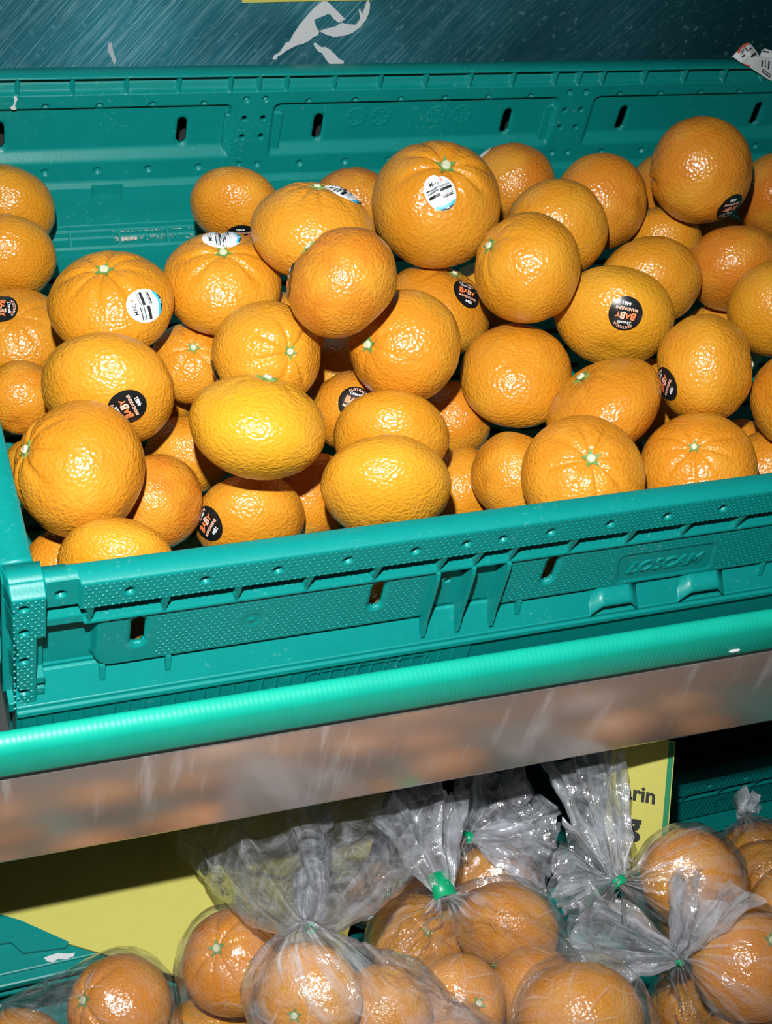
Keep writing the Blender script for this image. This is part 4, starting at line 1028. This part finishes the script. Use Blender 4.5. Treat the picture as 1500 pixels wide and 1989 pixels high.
def bag_body(name, ids, knot, corners, parent, seed, res=(64, 88), slack=0.0022, wr=1.0, mat='film'):
    pts = []; PL, GA = [], []; tied = knot is not None
    for i in ids:
        o, V, rot, c, a, b = FR[i]
        for k in range(260):
            z = 1 - 2 * (k + 0.5) / 260; r = math.sqrt(1 - z * z); ph = k * 2.399963
            d = Vector((r * math.cos(ph), r * math.sin(ph), z)); s = surf(d, V) * 1.03
            q = rot @ Vector((s.x * a, s.y * a, s.z * b)); pts.append(c + q + q.normalized() * slack)
    cen = sum((FR[i][3] for i in ids), Vector()) / len(ids)
    allp = list(pts)
    if knot is not None:
        for k in range(6):
            an = k * math.pi / 3; allp.append(knot + Vector((math.cos(an), math.sin(an), 0)) * 0.003)
    allp += corners
    bm = bmesh.new(); vs = [bm.verts.new(p) for p in allp]
    r = bmesh.ops.convex_hull(bm, input=vs); bmesh.ops.delete(bm, geom=[g for g in r['geom_interior'] if isinstance(g, bmesh.types.BMVert)], context='VERTS')
    tree = BVHTree.FromBMesh(bm)
    ax = ((knot if knot is not None else corners[0]) - cen).normalized() if (knot is not None or corners) else Vector((0, 0, 1))
    q = ax.to_track_quat('Z', 'Y').to_matrix()
    nt_, np_ = res; off = Vector((seed * 7.3, seed * 3.1, seed * 5.7)); V = []; ftree = None
    fb = BVHTree.FromPolygons([tuple(p) for p in pts], [(0, 1, 2)]) if False else None
    for i in range(nt_ + 1):
        th = math.pi * (i / nt_) ** 1.15 + 0.004
        for j in range(np_):
            ph = 2 * math.pi * j / np_
            d = q @ Vector((math.sin(min(th, math.pi - 0.003)) * math.cos(ph), math.sin(min(th, math.pi - 0.003)) * math.sin(ph), math.cos(min(th, math.pi - 0.003))))
            hit = tree.ray_cast(cen + d * 1.0, -d)
            p = hit[0] if hit[0] is not None else cen + d * 0.03
            rad = (p - cen).length
            near = min((p - FR[k][3]).length - FR[k][4] for k in ids)          # free span: film sags and creases there
            free = max(0.0, min(1.0, (near - 0.002) / 0.012))
            k1 = noise.noise(p * 34 + off); k2 = noise.noise(p * 85 + off * 2)
            rays = math.sin(ph * 11 + 3 * noise.noise(Vector((ph * 2, 0, 0)) + off) + th * 1.2) * math.exp(-th * 1.5)
            dr = -0.0045 * free * (0.35 + abs(k1) * 1.8) + wr * (0.0016 * free + 0.0004) * (1 - 2.4 * abs(k2)) + wr * 0.0020 * rays * free
            dr += wr * 0.0008 * (1 - 3 * abs(noise.noise(p * 48 + off * 3)))
            V.append(keep_clear(push_out(avoid(cen + d * (rad + dr)))))
            PL.append((math.cos(ph) * 1.4, math.sin(ph) * 1.4, th * 0.30 + seed)); GA.append((1.0 if tied else 0.55) * (math.exp(-(th / 0.75) ** 2) + 0.16))
    bm.free(); F = []
    for i in range(nt_):
        for j in range(np_): F.append((i * np_ + j, (i + 1) * np_ + j, (i + 1) * np_ + (j + 1) % np_, i * np_ + (j + 1) % np_))
    tr_ = BVHTree.FromPolygons([tuple(v) for v in V], F); l_, n_, _i, _d = tr_.find_nearest(cen + Vector((0, 0, 0.5)))
    BODIES.append((tr_, 1.0 if n_.z > 0 else -1.0))
    return attrs(obj(name, V, F, MAT[mat], parent, True), PL, GA)
def bag_tail(knot, end, hw, parent, seed, thick=0.013, res=(46, 84), crumple=1.0, droop=0.0, power=0.75, folds=7, r0=0.0035, name='gathered_neck'):
    path = end - knot; L = path.length; dr = path.normalized()
    view = ((knot + end) / 2 - Vector(CAM)).normalized()
    W = dr.cross(view).normalized(); T = W.cross(dr).normalized()
    off = Vector((seed * 3.7 + 11, seed * 9.1, seed * 1.3)); V = []; PL, GA = [], []; nv, nu = res
    for i in range(nv + 1):
        v0 = i / nv
        for j in range(nu):
            u = j / nu; a = 2 * math.pi * u
            v = v0 * (1 + 0.16 * noise.noise(Vector((math.cos(a) * 1.6, math.sin(a) * 1.6, seed))))
            hwv = r0 + (hw - r0) * min(1.1, v ** power); tv = r0 + thick * min(1, v * 1.3)
            f = math.sin(folds * a + seed + 2.5 * noise.noise(Vector((math.cos(a), math.sin(a), v * 1.5)) + off))
            A = 0.0052 * min(1, v * 3.0 + 0.1)
            p = knot + path * v - T * 0 + Vector((0, 0, -droop * v * v))
            p = p + W * (hwv * math.cos(a) + A * 0.6 * math.cos(folds * 1.3 * a + 1)) + T * (tv * math.sin(a) + A * f)
            m = min(1, v * 2.2)
            n1 = Vector((noise.noise(p * 38 + off), noise.noise(p * 38 + off * 2), noise.noise(p * 38 + off * 3)))
            n2 = Vector((1 - 2.6 * abs(noise.noise(p * 70 + off)), 1 - 2.6 * abs(noise.noise(p * 70 + off * 2)), 1 - 2.6 * abs(noise.noise(p * 70 + off * 3))))
            p = p + (n1 * 0.0070 + n2 * 0.0022) * m * crumple
            V.append(keep_clear(avoid(push_out(p, 0.002))))
            PL.append((math.cos(a) * 1.6, math.sin(a) * 1.6, v0 * 0.35 + seed)); GA.append(0.35 + 0.65 * math.exp(-(v0 / 0.45) ** 2))
    F = []
    for i in range(nv):
        for j in range(nu): F.append((i * nu + j, i * nu + (j + 1) % nu, (i + 1) * nu + (j + 1) % nu, (i + 1) * nu + j))
    return attrs(obj(name, V, F, MAT['tail'], parent, True), PL, GA)
def tie(knot, d, parent, r=0.0042, L=0.006):
    q = d.normalized().to_track_quat('Z', 'Y').to_matrix(); V, F = [], []; m = 12
    for z, rr in ((-L / 2, r * 0.9), (-L / 2, r * 1.12), (0, r * 1.0), (L / 2, r * 1.15), (L / 2, r * 0.92)):
        for k in range(m): V.append(knot + q @ Vector((rr * math.cos(2 * math.pi * k / m), rr * math.sin(2 * math.pi * k / m) * 0.8, z)))
    for i in range(4):
        for k in range(m): F.append((i * m + k, i * m + (k + 1) % m, (i + 1) * m + (k + 1) % m, (i + 1) * m + k))
    o = obj('green_tie', V, F, MAT['tape'], parent, True); o['label'] = 'green tape tie'; return o
D_ = lambda i: depth_of(FR[i][3])
BAGS = [
    # name key, fruit ids, knot (px, py, depth) or None, corners, tails [(px, py, depth, half-width, opts)], label
    ('A', (101, 102), None, [(20, 1952, D_(102) - 0.01), (352, 1992, D_(101) + 0.0)], [], 'clear bag at the lower left, pulled taut over a fruit with a calyx'),
    ('B', (111, 112), None, [(332, 1938, D_(111) + 0.01), (585, 1850, D_(111) + 0.012)], [], 'clear bag tight around two fruits, lying on the blank yellow card'),
    ('C', (121, 122, 123), (603, 1803, D_(121) + 0.012), [(715, 1852, D_(122) + 0.01), (985, 2010, D_(123) - 0.005), (488, 1995, D_(121) + 0.0)], [(478, 1585, 0.875, 0.044, dict(thick=0.018, crumple=0.42, power=0.55, folds=6)), (735, 1605, 0.860, 0.036, dict(thick=0.014, crumple=0.6, power=0.55, folds=6))], 'clear bag with a wide open fanned neck, standing in front of the yellow card'),
    ('D', (131, 132, 133, 134), (866, 1742, D_(132) - 0.012), [(728, 1835, D_(131) - 0.012)], [(800, 1556, 0.830, 0.026, dict(thick=0.010, folds=5, crumple=0.7))], 'clear bag of four fruits with its neck bound in wide green tape'),
    ('E', (141,), (835, 1672, D_(141) + 0.005), [], [], 'clear bag holding one fruit, deep behind the green taped neck'),
    ('F', (151,), (911, 1626, D_(151) - 0.012), [], [(990, 1520, 0.90, 0.034, dict(thick=0.016)), (1068, 1668, 0.868, 0.022, dict(thick=0.010))], 'clear crumpled bag tied in green over the bright yellow-orange fruit'),
    ('G', (161,), None, [(1000, 2000, D_(161) + 0.005), (1290, 1995, D_(161) + 0.01)], [], 'smooth domed clear bag at the bottom edge of the photo'),
    ('H', (171, 172), (1204, 1713, D_(171) - 0.022), [(1446, 1722, D_(171) - 0.010)], [(1128, 1478, 0.845, 0.0215, dict(thick=0.012, folds=6, crumple=0.9)), (1082, 1685, 0.812, 0.024, dict(thick=0.012))], 'clear bag with a tightly gathered green-tied neck and upright tail'),
    ('I', (181, 182, 183), (1321, 1862, D_(181) + 0.0), [], [(1098, 1812, 0.790, 0.027, dict(thick=0.014, crumple=0.9)), (1385, 1728, 0.765, 0.020, dict(thick=0.008, crumple=0.7))], 'clear bag at the lower right with a crumpled neck flopped to the left'),
    ('J', (191, 192, 193), (1453, 1588, D_(191) - 0.005), [], [(1450, 1556, D_(191) + 0.01, 0.0055, dict(thick=0.004, folds=4, crumple=0.5))], 'clear bag of shaded fruits at the right edge'),
]
PENDING = []
for sd, (key, ids, kn, cor, tails, label) in enumerate(BAGS):
    cen = sum((FR[i][3] for i in ids), Vector()) / len(ids)
    low = min(FR[i][3].z - FR[i][4] for i in ids)
    root = empty('plastic_bag', (0, 0, 0)); tag(root, label, 'bag', 'clear bags of mandarins')
    K = at(*kn) if kn else None
    parts = [bag_body('bag_film', ids, K, [at(*c) for c in cor], root, sd + 1, slack={'G': 0.0050, 'C': 0.0055}.get(key, 0.0026), wr={'G': 0.5, 'C': 1.5}.get(key, 1.15), mat={'C': 'hazy'}.get(key, 'film'))]
    PENDING.append((sd, key, cen, low, root, K, tails, parts))
for sd, key, cen, low, root, K, tails, parts in PENDING:
    dirs = []
    for t, (px_, py_, dp, hw, opts) in enumerate(tails):
        E = at(px_, py_, dp); dirs.append(E - K); parts.append(bag_tail(K + (E - K).normalized() * 0.002, E, hw, root, sd * 3 + t + 1, **opts))
    if K is not None and key not in ('E', 'J'):
        d = sum(dirs, Vector())
        if key == 'D': parts.append(tie(K + d.normalized() * 0.006, d, root, 0.0062, 0.014))
        else: parts.append(tie(K, d, root, {'C': 0.0026, 'H': 0.0044}.get(key, 0.0036), 0.0045))
    base = Vector((cen.x, cen.y, low))
    root.location = base
    for p in parts: p.location = -base

# ------------------------------------------------------------------ cards, labels and scraps
def slab(name, pts, nrm, th, mat, parent=None, bulge=None):
    n = len(pts); nrm = nrm.normalized()
    V = [p + nrm * th for p in pts] + [p for p in pts]
    F = [tuple(range(n)), tuple(range(2 * n - 1, n - 1, -1))] + [(i, i + n, (i + 1) % n + n, (i + 1) % n) for i in range(n)]
    bm = bmesh.new(); vs = [bm.verts.new(p) for p in V]
    for f in F: bm.faces.new([vs[i] for i in f])
    bmesh.ops.recalc_face_normals(bm, faces=bm.faces[:]); bmesh.ops.triangulate(bm, faces=[f for f in bm.faces if len(f.verts) > 4]); bm.verts.index_update()
    o = obj(name, [q.co.copy() for q in bm.verts], [[q.index for q in f.verts] for f in bm.faces], mat, parent); bm.free(); return o
# blank side of a big yellow card lying on the folded crate, overhanging its front edge
cz = -0.3398
A0 = Vector((-0.2178, -0.0101, cz)); e = Vector((0.851, -0.525, 0)); g = Vector((0.525, 0.851, 0))
c0 = A0 + e * 0.086; cardp = [c0 - e * 0.30, c0, c0 + g * 0.21, c0 + g * 0.21 - e * 0.30]
o = slab('sign_card', cardp, Vector((0, 0, 1)), 0.0012, MAT['yellow']); tag(o, 'large blank yellow card lying flat on the upturned green crate at lower left', 'card')
_lp = [on_plane(x, y, 2, -0.3401) for x, y in ((-60, 1842), (22, 1832), (44, 1853), (128, 1842), (134, 1832), (40, 1790), (-60, 1760))]
for uc in [o_ for o_ in scene.objects if o_.name == 'upturned_crate']:
    o = slab('latch_plate', [p - uc.location for p in _lp], Vector((0, 0, 1)), 0.0016, MAT['crate'], uc)
# price card leaning against the shaded crate
dpc = 0.862
def cam_pt(px_, py_, d): return at(px_, py_, d)
tr = cam_pt(1312, 1440, dpc + 0.004)
U = Vector(RC[0] * 0.982 + RC[1] * 0.190).normalized(); Dn = Vector(RC[0] * -0.075 + RC[1] * 0.985 + RC[2] * 0.02).normalized(); Dn = (Dn - U * Dn.dot(U) * 0.0).normalized()
CW, CH = 0.038, 0.085
N = Dn.cross(U).normalized(); N = N if N.dot(FWD) < 0 else -N
root = empty('price_card', tuple(tr + Dn * CH - U * CW / 2)); tag(root, 'yellow price card with a green border, standing before the shaded crate at right', 'card')
par = []
def cq(name, u0, u1, d0, d1, lift, mat):            # u measured leftwards from the right edge, d downwards
    P = [tr - U * u0 + Dn * d0, tr - U * u1 + Dn * d0, tr - U * u1 + Dn * d1, tr - U * u0 + Dn * d1]
    o = slab(name, [p + N * lift for p in P], N, 0.0006 if lift == 0 else 0.00015, mat, root); par.append(o); return o
cq('card_sheet', 0, CW, 0, CH, 0.0, MAT['yellow'])
cq('border', 0.0006, 0.0038, 0.0006, CH - 0.0006, 0.0007, MAT['card_green'])
cq('border', 0.0038, CW - 0.0006, CH - 0.0038, CH - 0.0006, 0.0007, MAT['card_green'])
def card_words(body, right, down, height, bold):
    v, f, wd, ht = text_mesh(body, bold, 0.0); s = height / 0.72
    P = [tr - U * (right + wd * s / 2 - x * s) + Dn * (down - y * s) + N * 0.0012 for x, y in v]
    par.append(obj('lettering', P, f, MAT['black_ink'], root))
card_words('arin', 0.0095, 0.0350, 0.0092, 0.030)
card_words('1kg Bag', 0.0195, 0.0525, 0.0110, 0.045) if False else card_words('ng', 0.0165, 0.0570, 0.0130, 0.045)
for p in par: p.location = -root.location
# torn remains of a paper label on the steel panel
Yp = 0.4016
def wp(l): return [on_plane(x, y, 1, Yp) for x, y in l]
root = empty('torn_label', tuple(on_plane(620, 110, 1, Yp))); tag(root, 'white remains of a torn paper label stuck on the scratched steel panel', 'label')
par = []
for l in ([(529, 115), (533, 107), (543, 102), (556, 82), (562, 81), (570, 66), (582, 48), (597, 30), (612, 14), (625, 3), (632, 0), (640, 6), (656, 22), (671, 37), (658, 44), (648, 36), (640, 26), (622, 33), (610, 38), (614, 52), (620, 61), (618, 68), (609, 71), (600, 79), (588, 85), (578, 87), (566, 93), (556, 98), (546, 106), (540, 108), (537, 115)],
          [(620, 60), (626, 58), (640, 54), (652, 51), (664, 44), (676, 47), (692, 48), (700, 36), (697, 20), (699, 15), (703, 28), (708, 16), (712, 3), (716, -2), (719, 8), (717, 24), (711, 38), (700, 52), (684, 64), (668, 69), (650, 71), (636, 68)],
          [(609, 84), (613, 83), (625, 92), (632, 91), (641, 96), (652, 106), (659, 115), (668, 118), (667, 124), (640, 124), (631, 112), (625, 102), (620, 101), (611, 91)]):
    par.append(slab('paper_scrap', wp(l), Vector((0, -1, 0)), 0.0003, MAT['paper'], root))
for p in par: p.location = -root.location
root_l = [on_plane(x, y, 1, 0.4014) for x, y in ((468, -26), (724, -32), (722, -1), (470, 4))]
o = slab('shelf_label', root_l, Vector((0, -1, 0)), 0.0008, MAT['yellow']); tag(o, 'yellow label on the steel panel, only its lower edge in view at the top', 'label')
o = slab('dried_smear', wp([(210, 84), (216, 82), (219, 96), (226, 118), (222, 126), (216, 112), (209, 98)]), Vector((0, -1, 0)), 0.0002, MAT['smear']); tag(o, 'pale dried smear on the steel panel at upper left', 'smear')
# crumpled sticker remains on the back rim
root = empty('crumpled_sticker', tuple(on_plane(1465, 125, 1, 0.366))); tag(root, 'crumpled white fruit sticker clinging to the crate rim at upper right', 'sticker')
par = []
def rp(l): return [on_plane(x, y, 1, yy) for x, y, yy in l]
def sheet(name, l, mat): par.append(slab(name, rp(l), Vector((-0.1, -1, 0.4)), 0.0003, mat, root))
sheet('sticker_fold', [(1422, 111, .368), (1434, 97, .369), (1444, 86, .371), (1452, 83, .372), (1458, 85, .372), (1467, 96, .371), (1477, 111, .367), (1460, 112, .364), (1440, 113, .364)], MAT['white'])
sheet('sticker_fold', [(1426, 112, .366), (1450, 112, .363), (1478, 111, .363), (1502, 112, .363), (1506, 160, .3615), (1490, 153, .3615), (1475, 143, .3615), (1458, 132, .3615), (1438, 121, .3620)], MAT['white'])
sheet('sticker_fold', [(1476, 110, .366), (1480, 98, .368), (1486, 94, .369), (1504, 100, .368), (1504, 112, .365)], MAT['white'])
sheet('red_border', [(1432, 99, .3675), (1444, 86, .3700), (1452, 83, .3708), (1458, 86, .3708), (1450, 88, .3700), (1440, 95, .3684), (1434, 104, .3670)], MAT['red_ink'])
sheet('red_border', [(1440, 122, .3612), (1456, 127, .3606), (1458, 131, .3606), (1446, 126, .3610)], MAT['red_ink'])
for (x0, y0, x1, y1, wd, yy) in ((1459, 110, 1469, 102, 1.3, .3625), (1441, 111, 1447, 106, .8, .3625), (1482, 99, 1494, 101, 1.0, .3655), (1481, 117, 1480, 129, 1.2, .3605), (1494, 118, 1493, 134, 1.2, .3605), (1480, 138, 1496, 150, .9, .3600), (1481, 134, 1498, 146, .6, .3600), (1487, 116, 1487, 131, .5, .3605), (1450, 100, 1460, 93, .6, .3670)):
    ln = math.hypot(x1 - x0, y1 - y0); nx_, ny_ = -(y1 - y0) / ln * wd, (x1 - x0) / ln * wd
    sheet('print_bar', [(x0 + nx_, y0 + ny_, yy), (x1 + nx_, y1 + ny_, yy), (x1 - nx_, y1 - ny_, yy), (x0 - nx_, y0 - ny_, yy)], MAT['black_ink'])
v, f, wd, ht = text_mesh('3107', 0.02, 0.0); P = []
for x, y in v:
    s = 17.0 / wd; X_, Y_ = -x * s, y * s; a = math.radians(-46); P.append(on_plane(1444 + X_ * math.cos(a) - Y_ * math.sin(a), 98 + X_ * math.sin(a) + Y_ * math.cos(a), 1, 0.3662))
par.append(obj('lettering', P, f, MAT['black_ink'], root))
for p in par: p.location = -root.location
# small scraps
def blob(name, c, rx, ry, rz, mat, seed, label, cat):
    bm = bmesh.new(); bmesh.ops.create_icosphere(bm, subdivisions=2, radius=1.0)
    for q in bm.verts:
        n_ = 1 + 0.35 * noise.noise(q.co * 2.2 + Vector((seed, seed, seed))); q.co = Vector((q.co.x * rx * n_, q.co.y * ry * n_, q.co.z * rz * n_))
    bm.verts.index_update(); o = obj(name, [q.co.copy() for q in bm.verts], [[q.index for q in f_.verts] for f_ in bm.faces], mat); bm.free(); o.location = c
    tag(o, label, cat); return o
blob('paper_crumb', on_plane(1427, 1263, 1, -0.0150), 0.0034, 0.0012, 0.0014, MAT['white'], 3.0, 'white crumb stuck under the bright green edge strip at right', 'crumb')
sm = [(85, 1861), (98, 1856), (112, 1852), (132, 1853), (146, 1851), (143, 1858), (128, 1864), (112, 1863), (104, 1870), (92, 1868)]
o = slab('dried_smear', [on_plane(x, y, 2, -0.3411) for x, y in sm], Vector((0, 0, 1)), 0.0004, MAT['paper']); tag(o, 'white dried smear on the upturned green crate at lower left', 'smear')
o = slab('dried_drip', [on_plane(x, y, 1, 0.3624) for x, y in ((26, 188), (31, 186), (34, 192), (30, 200), (29, 206), (32, 212), (24, 213), (19, 209), (25, 205), (28, 197))], Vector((0, -1, 0)), 0.0004, MAT['paper']); tag(o, 'pale dried drip on the inner back rim at far left', 'smear')
# dust and peel crumbs along the foot of the back wall
P = []; rs = random.Random(5)
for k in range(260):
    x = -0.19 + 0.10 * rs.random(); y = DEPTH - 0.0215 - 0.0055 * rs.random() ** 2; P.append((x, y, -0.1016 if y < DEPTH - 0.0222 else -0.0984, 0.0003 + 0.0006 * rs.random() ** 3))
for k in range(60): P.append((-0.188 + 0.012 * rs.random(), DEPTH - 0.0232 - 0.003 * rs.random(), -0.1018, 0.0005 + 0.0007 * rs.random()))
V, F = [], []
for x, y, z, r in P:
    b = len(V); V += [(x - r, y, z), (x + r, y - r * .3, z), (x, y + r, z), (x, y, z + r)]; F += [(b, b + 1, b + 3), (b + 1, b + 2, b + 3), (b + 2, b, b + 3)]
o = obj('dust_crumbs', V, F, MAT['grit']); o['kind'] = 'stuff'; tag(o, 'pale dust and crumbs along the foot of the inner back wall', 'dust')

# everything was laid out with the crate rim at z = 0: lift it to its height above the floor
for o in list(scene.objects):
    if o.parent is None and o.type in ('MESH', 'EMPTY'): o.location.z += ZO
